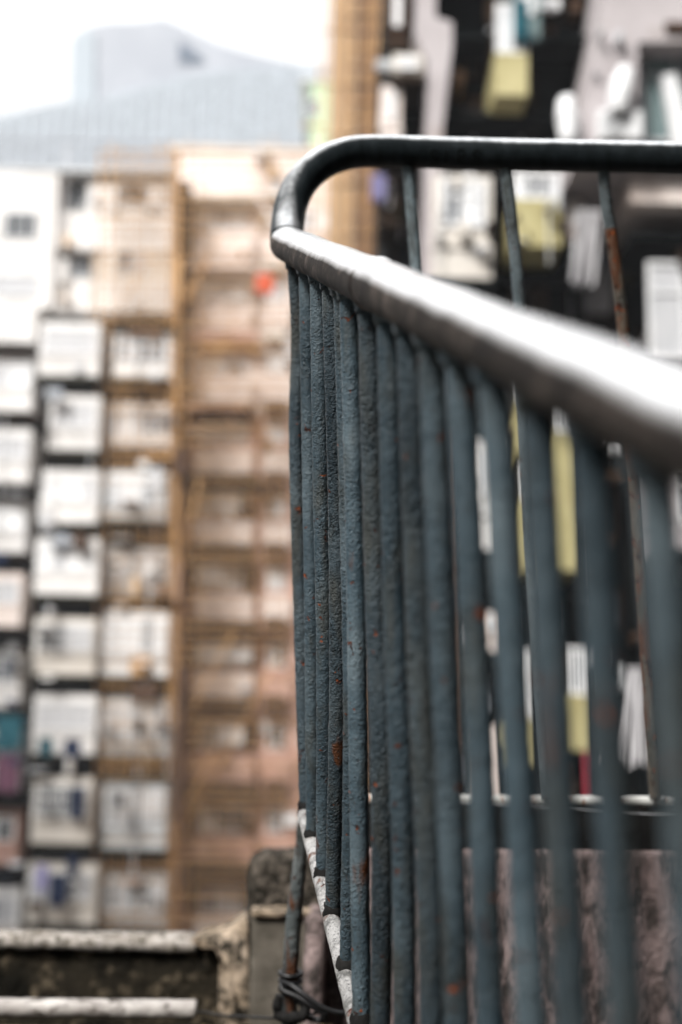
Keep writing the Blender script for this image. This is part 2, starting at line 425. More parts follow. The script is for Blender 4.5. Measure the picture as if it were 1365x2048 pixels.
def box(bm, x0, x1, y0, y1, z0, z1):
    vs = [bm.verts.new((x, y, z)) for z in (z0, z1) for y in (y0, y1) for x in (x0, x1)]
    for f in ((0, 1, 3, 2), (4, 6, 7, 5), (0, 4, 5, 1), (2, 3, 7, 6), (0, 2, 6, 4), (1, 5, 7, 3)):
        bm.faces.new([vs[i] for i in f])
    return vs
def prism(bm, pts, y0, y1):
    """outline in x,z pushed through from y0 to y1"""
    a = [bm.verts.new((p[0], y0, p[1])) for p in pts]
    c = [bm.verts.new((p[0], y1, p[1])) for p in pts]
    n = len(pts)
    bm.faces.new(a); bm.faces.new(c[::-1])
    for i in range(n):
        j = (i + 1) % n
        bm.faces.new((a[i], c[i], c[j], a[j]))
def catmull(P, n):
    out = []
    Q = [P[0] + (P[0] - P[1])] + list(P) + [P[-1] + (P[-1] - P[-2])]
    for i in range(1, len(Q) - 2):
        for k in range(n):
            t = k / n
            a, b_, c, d = Q[i - 1], Q[i], Q[i + 1], Q[i + 2]
            out.append(0.5 * ((2 * b_) + (-a + c) * t + (2 * a - 5 * b_ + 4 * c - d) * t * t + (-a + 3 * b_ - 3 * c + d) * t ** 3))
    out.append(P[-1].copy())
    return out
def tube(bm, path, rad, seg=16, lump=0.0, seed=0, lfreq=60, cap=True, squash=None):
    """tube along a path; rad is a number or one per point; lump pushes the skin in and out"""
    n = len(path)
    up = Vector((0, 0, 1))
    t0 = (path[1] - path[0]).normalized()
    u = t0.cross(up)
    if u.length < 0.05: u = t0.cross(Vector((1, 0, 0)))
    u.normalize()
    rings = []
    for i, p in enumerate(path):
        t = (path[min(i + 1, n - 1)] - path[max(i - 1, 0)]).normalized()
        u = (u - t * u.dot(t)).normalized()
        v = t.cross(u)
        r = rad[i] if isinstance(rad, (list, tuple)) else rad
        ring = []
        for k in range(seg):
            a = 2 * math.pi * k / seg
            d = u * math.cos(a) + v * math.sin(a)
            rr = r
            if lump:
                q = (p + d * r) * lfreq + Vector((seed * 11.3, seed * 5.1, 0))
                rr += lump * noise.noise(q) + lump * 0.5 * noise.noise(q * 2.7)
            ring.append(bm.verts.new(p + d * rr))
        rings.append(ring)
    for i in range(n - 1):
        for k in range(seg):
            j = (k + 1) % seg
            bm.faces.new((rings[i][k], rings[i][j], rings[i + 1][j], rings[i + 1][k]))
    if cap:
        bm.faces.new(rings[0][::-1]); bm.faces.new(rings[-1])
def straight(a, b_, n):
    return [a.lerp(b_, i / n) for i in range(n + 1)]
def sub(path, n):
    return catmull(path, n)

# ================================================================== LARGE STRUCTURE
# ground and street far below the stair
bm = bmesh.new(); box(bm, -600, 600, -300, 1200, -0.3, 0.0)
struct('ground', bm, PAVE)
bm = bmesh.new(); box(bm, -200, 200, 34.0, 44.0, 0.0, 0.004)
struct('road', bm, ASPHALT)
bm = bmesh.new()
for i in range(40):
    box(bm, -100 + i * 5, -98 + i * 5, 38.9, 39.05, 0.004, 0.008)
struct('road_marking', bm, LINE)
bm = bmesh.new(); box(bm, -200, 200, 33.7, 34.0, 0.0, 0.13); box(bm, -200, 200, 44.0, 44.3, 0.0, 0.13)
struct('kerb', bm, PAVE)

# ---- stair railing geometry
VP = ray(287, 357).normalized()                    # the way the stair climbs
C_TOP = atd(573, 487, 2.0)                         # far end of the handrail, centre of the pipe
C_BOT = atY(612, 1622, C_TOP.y)
DIRF = VP
stair_e = empty('stair_railing', 'blue-grey painted iron railing with worn shiny handrail, in focus at the head of the stair', 'railing', atd(580, 2040, 2.05))
ORG = stair_e.location.copy()
def rl(name, bm, mat, smooth=True, label=None):
    o = link(name, bm, mat, None, smooth)
    recentre(o)
    o.parent = stair_e
    o.location = o.location - ORG
    if label: o['label'] = label
    return o
def on_top(t):   # t metres along the rail, from the corner towards the camera
    return C_TOP - DIRF * t
def on_bot(t):
    return C_BOT - DIRF * t
# horizontal unit along the rail
H = Vector((DIRF.x, DIRF.y, 0)).normalized()

# handrail: slightly dented pipe with one weld collar
path = [on_top(t) for t in [-0.012 + i * 0.012 for i in range(190)]]
rad = []
for i in range(len(path)):
    t = -0.012 + i * 0.012
    r = 0.0238 - 0.0030 * max(0, t - 0.3) + 0.0004 * math.sin(t * 9) + 0.0004 * math.sin(t * 23 + 1)
    if i == 0: r = 0.014
    if i == 1: r = 0.022
    rad.append(r)
bm = bmesh.new(); tube(bm, path, rad, 40, 0.00025, 3, 14)
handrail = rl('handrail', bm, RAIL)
bm = bmesh.new()
tc_ = 0.80
cpath = [on_top(tc_ - 0.006 + i * 0.002) for i in range(7)]
tube(bm, cpath, [0.0226, 0.0234, 0.0238, 0.0241, 0.0237, 0.0233, 0.0226], 40, 0.0008, 5, 120)
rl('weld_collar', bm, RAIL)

# upper rail: runs to the right behind, bends down into the far end of the handrail
pts = [atd(1470, 321, 2.14), atd(1365, 317, 2.14), atd(1200, 313, 2.15), atd(1000, 309, 2.15), atd(860, 305, 2.15), atd(760, 302, 2.14), atd(700, 306, 2.13),
       atd(646, 326, 2.11), atd(606, 362, 2.09), atd(583, 408, 2.06), atd(576, 450, 2.03), atd(574, 480, 2.005)]
pth = sub(pts, 14)
bm = bmesh.new(); tube(bm, pth, 0.0238, 36, 0.0004, 8, 25)
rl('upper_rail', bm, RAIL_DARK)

# faded marker lettering on the upper rail: L I S U P S
def letter_strokes(ch):
    return {'U': [[(0, 1), (0, .3), (.2, 0), (.5, 0), (.7, .3), (.7, 1)]],
            '-': [[(0, .5), (.4, .5)]],
            'S': [[(.7, .85), (.4, 1), (.1, .85), (.1, .6), (.6, .42), (.65, .15), (.35, 0), (0, .12)]],
            'I': [[(.15, 1), (.15, 0)]],
            'P': [[(.05, 0), (.05, 1), (.5, 1), (.65, .75), (.5, .5), (.05, .5)]],
            'L': [[(0, 1), (0, 0), (.5, 0)]]}[ch]
bm = bmesh.new()
x = 836
for ch, wd in zip('LSIPS', (22, 26, 24, 26, 24)):
    for stl in letter_strokes(ch):
        P = []
        for a, b_ in stl:
            px = x + a * 20; py = 324 - b_ * 25
            # wrap on the front of the pipe
            off = (py - 306) / 31.5
            dz = math.sqrt(max(0.0, 1 - off * off)) * 0.0243
            P.append(atd(px, py + (x - 836) * 0.02, 2.15 - dz))
        if len(P) > 2: P = sub(P, 4)
        tube(bm, P, 0.0010, 6)
    x += wd + 3
rl('marker_writing', bm, INK)

# balusters of the handrail
NB = 16
# how far along the rail each bar stands (metres from the corner) at its head, knee and foot: years of knocks moved them
BARS = [(.105, .050, .021, -.012), (.255, .202, .168, .069), (.375, .327, .285, .174), (.488, .450, .405, .263), (.575, .535, .500, .378),
        (.630, .589, .557, .478), (.755, .712, .690, .590), (.862, .822, .800, .720), (.955, .930, .908, .840), (1.040, 1.022, 1.005, .940),
        (1.130, 1.118, 1.105, 1.050), (1.222, 1.218, 1.212, 1.190), (1.315, 1.305, 1.294, 1.280), (1.404, 1.398, 1.390, 1.380), (1.490, 1.490, 1.490, 1.490), (1.59, 1.59, 1.59, 1.58)]
for k in range(NB):
    th, t3, t6, tf = BARS[k]
    top = on_top(th); foot = on_bot(tf)
    random.seed(100 + k)
    jx = [random.uniform(-0.0012, 0.0012) for _ in range(3)]
    ln = 0.010 + (0.012 if k % 5 == 2 else 0)
    a = top + Vector((0, 0, -0.012)); c = foot + Vector((0.002, 0, 0.004))
    p = [a, on_top(t3).lerp(on_bot(t3), .34) + Vector((jx[0], 0, 0)), on_top(t6).lerp(on_bot(t6), .62) + Vector((jx[1], jx[2], 0)), c]
    if k == 0: p.insert(1, a.lerp(p[1], .45) + Vector((0.004, 0, 0)))
    nn = 150 if k < 10 else 60
    pp = sub(p, nn)
    r = (0.0094 if k < 9 else 0.0094 - 0.00025 * (k - 8)) if k != 4 else 0.0082
    bm = bmesh.new(); tube(bm, pp, r, 22, 0.00055, k + 1, 95)
    rl('baluster', bm, IRON)
    bm = bmesh.new()
    q = [top + Vector((0, 0, -0.016 - i * 0.0028)) for i in range(6)]
    tube(bm, q, [0.0125, 0.0128, 0.0122, 0.0112, 0.0104, 0.0095], 18, 0.0014, k + 80, 170)
    rl('weld_bead', bm, IRON)
    # weld bead at the foot
    bm = bmesh.new()
    q = [foot + Vector((0.002, 0, 0.010 - i * 0.0035)) for i in range(7)]
    tube(bm, q, [0.009, 0.0104, 0.0112, 0.0118, 0.0115, 0.0108, 0.009], 22, 0.0022, k + 40, 150)
    rl('weld_bead', bm, RUSTBEAM)

# bottom rail
path = [on_bot(-0.012 + i * 0.008) - Vector((0, 0, 0.008)) for i in range(250)]
bm = bmesh.new(); tube(bm, path, 0.0100, 20, 0.0006, 77, 90)
rl('bottom_rail', bm, IRON_WHITE)

# balusters of the upper rail, each a little bent
for k, (pp, m) in enumerate(((((815, 325), (829, 480), (841, 700), (848, 900), (862, 1250), (882, 1598)), IRON_LIT),
            (((1010, 325), (1027, 470), (1041, 640), (1049, 850), (1064, 1150), (1096, 1598)), IRON_LIT),
            (((1206, 325), (1212, 400), (1222, 460)), IRON_LIT),
            (((1222, 458), (1236, 560), (1247, 660), (1266, 900), (1286, 1200), (1312, 1598)), IRON_RUSTY),
            (((1402, 325), (1415, 600), (1450, 1100), (1492, 1598)), IRON))):
    P = [atd(a, b_, 2.15 + 0.03 * i / (len(pp) - 1)) for i, (a, b_) in enumerate(pp)]
    bm = bmesh.new(); tube(bm, sub(P, 50), 0.0092, 18, 0.0005, 60 + k, 95)
    if k in (2, 3):
        if k == 2:
            up_b = rl('baluster', bm, m)
        else:
            rl('baluster', bm, m, label='rust brown baluster with flaking paint')
    else: rl('baluster', bm, m)
# bottom beam of the upper railing: dark channel with a worn pale lip
A = atd(690, 1597, 2.2); B = atd(1500, 1604, 2.2)
def slab_between(bm, A, B, h0, h1, d0, d1):
    along = (B - A).normalized(); out = Vector((-along.y, along.x, 0)).normalized()
    vs = []
    for p in (A, B):
        for (hh, dd) in ((h0, d0), (h0, d1), (h1, d1), (h1, d0)):
            vs.append(bm.verts.new(p + out * dd + Vector((0, 0, hh))))
    for i in range(4):
        j = (i + 1) % 4
        bm.faces.new((vs[i], vs[j], vs[4 + j], vs[4 + i]))
    bm.faces.new(vs[0:4][::-1]); bm.faces.new(vs[4:8])
bm = bmesh.new(); slab_between(bm, A, B, -0.074, -0.006, -0.004, 0.05)
rl('channel_beam', bm, RUSTBEAM, False)
bm = bmesh.new()
tube(bm, [A.lerp(B, i / 80) for i in range(81)], 0.0075, 14, 0.0012, 9, 50)
rl('beam_lip', bm, BEAMLIP)
# bent support post at the corner
P = [atd(607, 1640, 2.05), atd(604, 1690, 2.06), atd(599, 1735, 2.07), atd(592, 1800, 2.08), atd(587, 1860, 2.09), atd(582, 1930, 2.1), atd(580, 1990, 2.1), atd(579, 2062, 2.1)]
bm = bmesh.new(); tube(bm, sub(P, 30), [0.0085 + 0.0032 * min(1, i / 110) for i in range(7 * 30 + 1)], 20, 0.0011, 33, 80)
rl('support_post', bm, paint_iron('flaking_post_paint', ((0.04, 0.05, 0.05), (0.17, 0.20, 0.205), (0.36, 0.39, 0.39)), rust=0.16, spot=0.35))

# ---- stair and landing
LANDZ = atd(580, 2050, 2.1).z
bm = bmesh.new()
land_y0 = C_TOP.y + 0.02
xr = C_BOT.x - 0.03
box(bm, -1.9, xr + 0.12, land_y0 - 0.25, 2.16, LANDZ - 0.5, LANDZ)
lan = struct('landing', bm, SOIL)
slope = -DIRF.z / math.sqrt(DIRF.x ** 2 + DIRF.y ** 2)
run = 0.30; rise = 0.30 * abs(slope)
sk = math.tan(math.atan2(DIRF.x, DIRF.y))
for i in range(14):
    y1 = land_y0 - 0.25 - i * run; y0 = y1 - run
    z = LANDZ - (i + 1) * rise
    xs = xr + 0.12 + (y1 - (land_y0 - 0.25)) * sk
    bm = bmesh.new()
    box(bm, -1.9 + (xs - xr - 0.12), xs, y0, y1, z - 0.6, z)
    bmesh.ops.bevel(bm, geom=[e for e in bm.edges if abs(e.verts[0].co.z - z) < 1e-5 and abs(e.verts[1].co.z - z) < 1e-5 and abs(e.verts[0].co.y - y0) < 1e-5 and abs(e.verts[1].co.y - y0) < 1e-5], offset=0.012, segments=3, affect='EDGES')
    struct('stair_step', bm, STEPM)
# carrying wall of the stair down to the street
bm = bmesh.new()
y_end = land_y0 - 0.25 - 14 * run
zt = LANDZ - 14 * rise
vs = [(2.14, LANDZ - 0.5), (land_y0 - 0.25, LANDZ - 0.5), (y_end, zt - 0.6), (y_end, 0.0), (2.14, 0.0)]
a = [bm.verts.new((-1.88 + (sk * (y - land_y0) if y < land_y0 else 0), y, z)) for y, z in vs]
c = [bm.verts.new((xr + 0.10 + (sk * (y - land_y0) if y < land_y0 else 0), y, z)) for y, z in vs]
bm.faces.new(a); bm.faces.new(c[::-1])
for i in range(5):
    j = (i + 1) % 5
    bm.faces.new((a[i], c[i], c[j], a[j]))
struct('stair_base', bm, BLACKWALL)

def rough_block(bm, x0, x1, y0, y1, z0, z1, r, amp, freq=9, cell=0.02, seed=0):
    """stone block: rounded edges and an uneven skin"""
    nx, ny, nz = [max(3, int((b_ - a) / cell)) for a, b_ in ((x0, x1), (y0, y1), (z0, z1))]
    cache = {}
    def P(i, j, k):
        key = (i, j, k)
        if key in cache: return cache[key]
        p = Vector((x0 + (x1 - x0) * i / nx, y0 + (y1 - y0) * j / ny, z0 + (z1 - z0) * k / nz))
        q = Vector((min(max(p.x, x0 + r), x1 - r), min(max(p.y, y0 + r), y1 - r), min(max(p.z, z0 + r), z1 - r)))
        d = p - q
        if d.length > 1e-6: d.normalize(); p = q + d * r
        nn = noise.noise_vector(p * freq + Vector((seed, seed * 2, 0))) * amp + noise.noise_vector(p * freq * 5 + Vector((seed, 0, 3))) * amp * 0.35
        v = bm.verts.new(p + nn); cache[key] = v; return v
    for j in range(ny):
        for k in range(nz):
            for i in (0, nx): bm.faces.new((P(i, j, k), P(i, j + 1, k), P(i, j + 1, k + 1), P(i, j, k + 1)))
    for i in range(nx):
        for k in range(nz):
            for j in (0, ny): bm.faces.new((P(i, j, k), P(i + 1, j, k), P(i + 1, j, k + 1), P(i, j, k + 1)))
        for j in range(ny):
            for k in (0, nz): bm.faces.new((P(i, j, k), P(i + 1, j, k), P(i + 1, j + 1, k), P(i, j + 1, k)))

# ---- parapet at the left with rounded worn coping, dirty face, and pier with stone block
PY = 2.95
def XZ(px, py, Y):
    p = atY(px, py, Y); return p.x, p.z
par = empty('parapet_wall', 'sooty low parapet wall with worn whitish rounded coping, left of the stone pier', 'wall', (-1.0, PY, LANDZ))
def pl(parent, name, bm, mat, smooth=False, label=None):
    o = link(name, bm, mat, None, smooth)
    recentre(o); o.parent = parent; o.location = o.location - parent.location
    if label: o['label'] = label
    return o
_, ztop = XZ(0, 1866, PY); _, zlow = XZ(0, 1893, PY)
x0, _ = XZ(-420, 1866, PY); x1, _ = XZ(392, 1866, PY)
bm = bmesh.new()
rough_block(bm, x0, x1 + 0.12, PY + 0.02, PY + 0.14, LANDZ - 0.5, zlow + 0.012, 0.012, 0.009, 8, 0.016, 3)
pl(par, 'wall', bm, BLACKWALL, True)
bm = bmesh.new()
rc_ = 0.0135
zc = ztop - rc_
cp = [Vector((x0 + (x1 - x0) * i / 160, PY + 0.004, zc - 0.004 * i / 160)) for i in range(161)]
tube(bm, cp, rc_, 20, 0.003, 12, 16)
pl(par, 'coping_roll', bm, COPING, True)
bm = bmesh.new()
rough_block(bm, x0, x1, PY + 0.01, PY + 0.075, zc - 0.012, zc + 0.0155, 0.008, 0.004, 10, 0.02, 8)
pl(par, 'coping', bm, COPING, True)
# sloped plaster haunch rising to the pier
bm = bmesh.new()
P0 = [XZ(a, b_, PY - 0.03) for a, b_ in ((385, 1880), (420, 1868), (455, 1856), (482, 1842), (498, 1832), (500, 2075), (436, 2075), (446, 1990), (462, 1940), (470, 1905), (440, 1892), (400, 1890))]
prism(bm, P0, PY - 0.045, PY + 0.2)
bmesh.ops.triangulate(bm, faces=bm.faces)
bmesh.ops.subdivide_edges(bm, edges=bm.edges, cuts=4, use_grid_fill=True)
for v in bm.verts: v.co += noise.noise_vector(v.co * 14) * 0.007
pl(par, 'plaster_haunch', bm, PLASTER, True)

pier = empty('stone_pier', 'squat weathered grey stone pier at the end of the parapet, behind the bent post', 'pier', (atY(560, 2040, 2.9).x, 2.9, LANDZ))
xa, za = XZ(494, 1704, 2.86); xb, zb = XZ(705, 1840, 2.86)
bm = bmesh.new(); rough_block(bm, xa, xb + 0.04, 2.86, 3.12, zb - 0.03, za, 0.03, 0.010, 9, 0.011, 5)
pl(pier, 'cap_stone', bm, STONE, True)
xa, za = XZ(503, 1832, 2.80); xb, zb = XZ(650, 1990, 2.80)
bm = bmesh.new(); rough_block(bm, xa, xb, 2.80, 3.08, LANDZ - 0.6, za, 0.012, 0.004, 7, 0.012, 9)
pl(pier, 'cement_face', bm, CEMENT, True)
xa, za = XZ(500, 1822, 2.78); xb, _ = XZ(668, 1840, 2.78)
bm = bmesh.new(); rough_block(bm, xa, xb, 2.785, 3.06, za - 0.014, za + 0.002, 0.006, 0.006, 12, 0.009, 19)
pl(pier, 'mortar_ledge', bm, PLASTER, True)
xa, za = XZ(612, 1826, 2.66); xb, zb = XZ(650, 1990, 2.66)
bm = bmesh.new(); rough_block(bm, xa, xb, 2.66, 2.90, LANDZ - 0.6, za, 0.016, 0.006, 12, 0.009, 11)
pl(pier, 'rendered_edge', bm, PINKWALL, True)
# pink weathered wall behind the bars
pw = empty('retaining_wall', 'weathered pink rendered wall with black stains seen between the railing bars', 'wall', (0.9, 2.95, 0.0))
xa, za = XZ(655, 1690, 2.75); xb, _ = XZ(1560, 1690, 2.75)
bm = bmesh.new(); rough_block(bm, xa, xb, 2.75, 3.05, za - 1.6, za, 0.012, 0.006, 9, 0.014, 21)
pl(pw, 'rendered_face', bm, PINKWALL, True)
bm = bmesh.new(); box(bm, xa + 0.02, xb - 0.02, 2.78, 3.04, 0.0, za - 1.58)
pl(pw, 'footing', bm, BLACKWALL)

# lower white pipe at the left, along the foot of the parapet
ya = 2.55
p0 = atY(-380, 2012, ya); p1 = atY(393, 2018, ya)
bm = bmesh.new(); tube(bm, [p0.lerp(p1, i / 200) for i in range(201)], 0.0155, 24, 0.0009, 4, 40)
pipe = tag(recentre(link('water_pipe', bm, PIPEWHITE, None, True)), 'worn white pipe with black scuffs lying along the foot of the parapet', 'pipe')
bm = bmesh.new(); rough_block(bm, p0.x, p1.x + 0.55, 2.40, 2.94, LANDZ - 0.9, LANDZ - 0.14, 0.02, 0.012, 10, 0.022, 31)
ledge = link('earth_bank', bm, BLACKWALL, None, True); ledge['kind'] = 'structure'

# rubbly soil strip at the foot of the post
random.seed(5)
bm = bmesh.new()
for i in range(420):
    c = atY(random.uniform(395, 760), 2050, random.uniform(1.95, 2.16)); c.z = LANDZ + random.uniform(-0.004, 0.006)
    s = random.uniform(0.003, 0.013)
    g = bmesh.ops.create_icosphere(bm, subdivisions=1, radius=s, matrix=Matrix.Translation(c) @ Matrix.Rotation(random.random() * 6, 4, 'Z') @ Matrix.Diagonal((1, random.uniform(.5, 1), random.uniform(.4, .8), 1)))
grit = link('grit', bm, SOIL, None, False); grit['kind'] = 'stuff'; grit['label'] = 'loose grit and soil at the foot of the post'; 

# black strap and cables tied round the foot of the post
st = empty('cable_tie', 'black rubber strap and cable tied round the foot of the bent post', 'strap', atd(582, 1960, 2.08))
c0 = atd(582, 1952, 2.1)
bm = bmesh.new()
for dz, rr in ((0.004, 0.0035), (-0.006, 0.0032), (-0.018, 0.003)):
    ring = [c0 + Vector((math.cos(a) * 0.0158, math.sin(a) * 0.0158, dz + 0.003 * math.sin(a))) for a in [i * math.pi / 12 for i in range(25)]]
    tube(bm, ring, rr, 8)
pl(st, 'ring', bm, RUBBER, True)
bm = bmesh.new()
P = [atd(*q) for q in ((566, 1966, 2.09), (563, 1975, 2.075), (570, 1983, 2.07), (592, 1992, 2.065), (615, 2006, 2.06), (636, 2020, 2.06), (652, 2030, 2.06))]
tube(bm, sub(P, 10), 0.0042, 10)
P = [atd(*q) for q in ((566, 1964, 2.085), (585, 1972, 2.07), (610, 1990, 2.06), (640, 2012, 2.055), (668, 2024, 2.055), (702, 2028, 2.06))]
tube(bm, sub(P, 10), 0.0036, 10)
P = [atd(*q) for q in ((652, 2030, 2.06), (640, 2040, 2.07), (612, 2034, 2.07), (590, 2030, 2.07), (560, 2036, 2.09))]
tube(bm, sub(P, 10), 0.0046, 10)
pl(st, 'strap', bm, RUBBER, True)
bm = bmesh.new()
P = [atd(*q) for q in ((560, 1990, 2.1), (556, 2010, 2.1), (560, 2030, 2.1), (580, 2036, 2.06), (605, 2030, 2.06), (612, 2012, 2.07), (596, 1998, 2.08))]
tube(bm, sub(P, 10), 0.0075, 10, 0.003, 3, 90)
pl(st, 'rusty_clamp', bm, RUSTBEAM, True)
bm = bmesh.new()
P = [atd(*q) for q in ((660, 2020, 2.07), (630, 2026, 2.09), (600, 2030, 2.1), (560, 2036, 2.15), (500, 2034, 2.25), (440, 2030, 2.35), (398, 2024, 2.45), (380, 2040, 2.5))]
tube(bm, sub(P, 12), 0.0022, 8)
tag(recentre(link('thin_cable', bm, RUBBER, None, True)), 'thin black cable trailing left from the post across the soil', 'cable')
bm = bmesh.new()
P = [atd(*q) for q in ((900, 1606, 2.16), (1000, 1610, 2.16), (1150, 1618, 2.15), (1300, 1628, 2.15), (1480, 1624, 2.14))]
tube(bm, sub(P, 12), 0.0009, 6)
tag(recentre(link('thin_wire', bm, ALU, None, True)), 'thin pale wire hanging slack under the channel beam behind the bars', 'wire')

# ================================================================== FAR BUILDINGS
def bx(px0, px1, py0, py1, Y):
    """pixel rectangle on the plane at distance Y -> x0,x1,z0,z1"""
    a = atY((px0 + px1) / 2, py0, Y); b_ = atY((px0 + px1) / 2, py1, Y)
    l = atY(px0, (py0 + py1) / 2, Y); r = atY(px1, (py0 + py1) / 2, Y)
    return l.x, r.x, b_.z, a.z

def wrect(bm, r, y0, y1):
    box(bm, r[0], r[1], y0, y1, r[2], r[3])

def sub_part(parent_part, name, bm, mat, smooth=False):
    """a sub-part: geometry given in world space, parent sits at its own place"""
    o = link(name, bm, mat, None, smooth)
    recentre(o)
    off = parent_part.location.copy()
    if parent_part.parent: off += parent_part.parent.location
    o.parent = parent_part; o.location = o.location - off
    return o

def window(parent, rect, y, mull=2, pane=GLASSM, frame=ALU, trans=0, grille=False, proud=0.06):
    """window part with panes and optional window grille; rect x0,x1,z0,z1; wall face at y, looking to -y"""
    x0, x1, z0, z1 = rect
    f = 0.07
    bm = bmesh.new()
    yf0, yf1 = y - proud, y + 0.03
    box(bm, x0, x1, yf0, yf1, z1 - f, z1); box(bm, x0, x1, yf0, yf1, z0, z0 + f)
    box(bm, x0, x0 + f, yf0, yf1, z0 + f, z1 - f); box(bm, x1 - f, x1, yf0, yf1, z0 + f, z1 - f)
    n = mull
    for i in range(1, n):
        xm = x0 + (x1 - x0) * i / n
        box(bm, xm - 0.03, xm + 0.03, yf0 + 0.004, yf1, z0 + f, z1 - f)
    if trans:
        zm = z0 + (z1 - z0) * 0.68
        for i in range(n):
            xa_ = x0 + (x1 - x0) * i / n + (f if i == 0 else 0.03); xb_ = x0 + (x1 - x0) * (i + 1) / n - (f if i == n - 1 else 0.03)
            box(bm, xa_, xb_, yf0 + 0.008, yf1, zm - 0.025, zm + 0.025)
    w_ = pl(parent, 'window', bm, frame) if parent.type == 'EMPTY' else sub_part(parent, 'window', bm, frame)
    third = parent.type != 'EMPTY'
    for i in range(n):
        xa_ = x0 + (x1 - x0) * i / n + (f if i == 0 else 0.03); xb_ = x0 + (x1 - x0) * (i + 1) / n - (f if i == n - 1 else 0.03)
        bm = bmesh.new(); box(bm, xa_, xb_, y - 0.012, y - 0.004, z0 + f, z1 - f)
        pm_ = pane if not isinstance(pane, (list, tuple)) else random.choice(pane)
        if third: sub_part(parent, 'pane', bm, pm_)
        else: sub_part(w_, 'pane', bm, pm_)
    if grille:
        bm = bmesh.new()
        k = max(3, int((x1 - x0) / 0.16))
        for i in range(k + 1):
            xm = x0 + (x1 - x0) * i / k
            box(bm, xm - 0.012, xm + 0.012, y - 0.34, y - 0.316, z0, z1)
        for i in range(4):
            zz = z0 + (z1 - z0) * i / 3
            box(bm, x0, x1, y - 0.316, y - 0.30, zz - 0.014, zz + 0.014)
            for xe in (x0, x1 - 0.03): box(bm, xe, xe + 0.03, y - 0.30, y - proud, zz - 0.012, zz + 0.012)
        if third: sub_part(parent, 'window_grille', bm, frame)
        else: sub_part(w_, 'window_grille', bm, frame)
    return w_

def bay(parent, rect, y, out, mat, wz=(0.38, 0.86), mull=3, pane=GLASSM, frame=METALWHITE, grille=False, canopy=True, slab=SLABDARK, name='bay'):
    """enclosed balcony standing out of a facade: body, floor slab, canopy, window band with panes"""
    x0, x1, z0, z1 = rect
    h = z1 - z0
    bm = bmesh.new()
    yf = y - out
    box(bm, x0, x1, yf, y, z0, z1)
    box(bm, x0 - 0.03, x1 + 0.03, yf - 0.04, y - 0.003, z0 + h * 0.30, z0 + h * 0.33)
    b_ = pl(parent, name, bm, mat)
    if canopy:
        bm = bmesh.new()
        vs = [(x0 - 0.08, yf - 0.35, z1 + 0.02), (x1 + 0.08, yf - 0.35, z1 + 0.02), (x1 + 0.08, y, z1 + 0.14), (x0 - 0.08, y, z1 + 0.14)]
        lo = [bm.verts.new(v) for v in vs]; hi = [bm.verts.new((v[0], v[1], v[2] + 0.05)) for v in vs]
        bm.faces.new(lo[::-1]); bm.faces.new(hi)
        for i in range(4): bm.faces.new((lo[i], lo[(i + 1) % 4], hi[(i + 1) % 4], hi[i]))
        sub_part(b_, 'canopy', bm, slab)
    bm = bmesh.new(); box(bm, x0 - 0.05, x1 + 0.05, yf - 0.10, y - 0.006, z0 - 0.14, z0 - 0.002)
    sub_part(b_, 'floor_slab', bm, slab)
    wr = (x0 + 0.12, x1 - 0.12, z0 + h * wz[0], z0 + h * wz[1])
    window(b_, wr, yf, mull, pane, frame, trans=1, grille=grille)
    return b_

def aircon(parent, px, py, Y, wpx=0.8, mat=METALWHITE, label=None, group=None):
    """split-unit outdoor box with round fan grille on two brackets; a thing of its own"""
    c = atY(px, py, Y)
    e = empty('air_conditioner', label, 'air conditioner', c, group)
    hw, hh, d = wpx / 2, wpx * 0.36, wpx * 0.38
    bm = bmesh.new(); box(bm, c.x - hw, c.x + hw, c.y - d, c.y, c.z - hh, c.z + hh)
    bmesh.ops.bevel(bm, geom=bm.edges[:], offset=0.025, segments=2, affect='EDGES')
    pl(e, 'casing', bm, mat)
    bm = bmesh.new()
    R = hh * 0.82; cx = c.x - hw * 0.28
    for rr in (R, R * 0.7, R * 0.4, R * 0.14):
        ring = [Vector((cx + rr * math.cos(a), c.y - d - 0.01, c.z + rr * math.sin(a))) for a in [i * math.pi / 10 for i in range(21)]]
        tube(bm, ring, 0.012, 5, cap=False)
    for i in range(4):
        a = i * math.pi / 4
        tube(bm, [Vector((cx - R * math.cos(a), c.y - d - 0.012, c.z - R * math.sin(a))), Vector((cx + R * math.cos(a), c.y - d - 0.012, c.z + R * math.sin(a)))], 0.01, 5)
    pl(e, 'fan_grille', bm, ALU)
    for s in (-0.7, 0.7):
        bm = bmesh.new()
        xx = c.x + s * hw
        box(bm, xx - 0.02, xx + 0.02, c.y - d, c.y + 0.02, c.z - hh - 0.05, c.z - hh - 0.005)
        tube(bm, [Vector((xx, c.y - d * 0.9, c.z - hh - 0.04)), Vector((xx, c.y + 0.02, c.z - hh - 0.32))], 0.016, 5)
        pl(e, 'bracket', bm, SLABDARK)
    return e

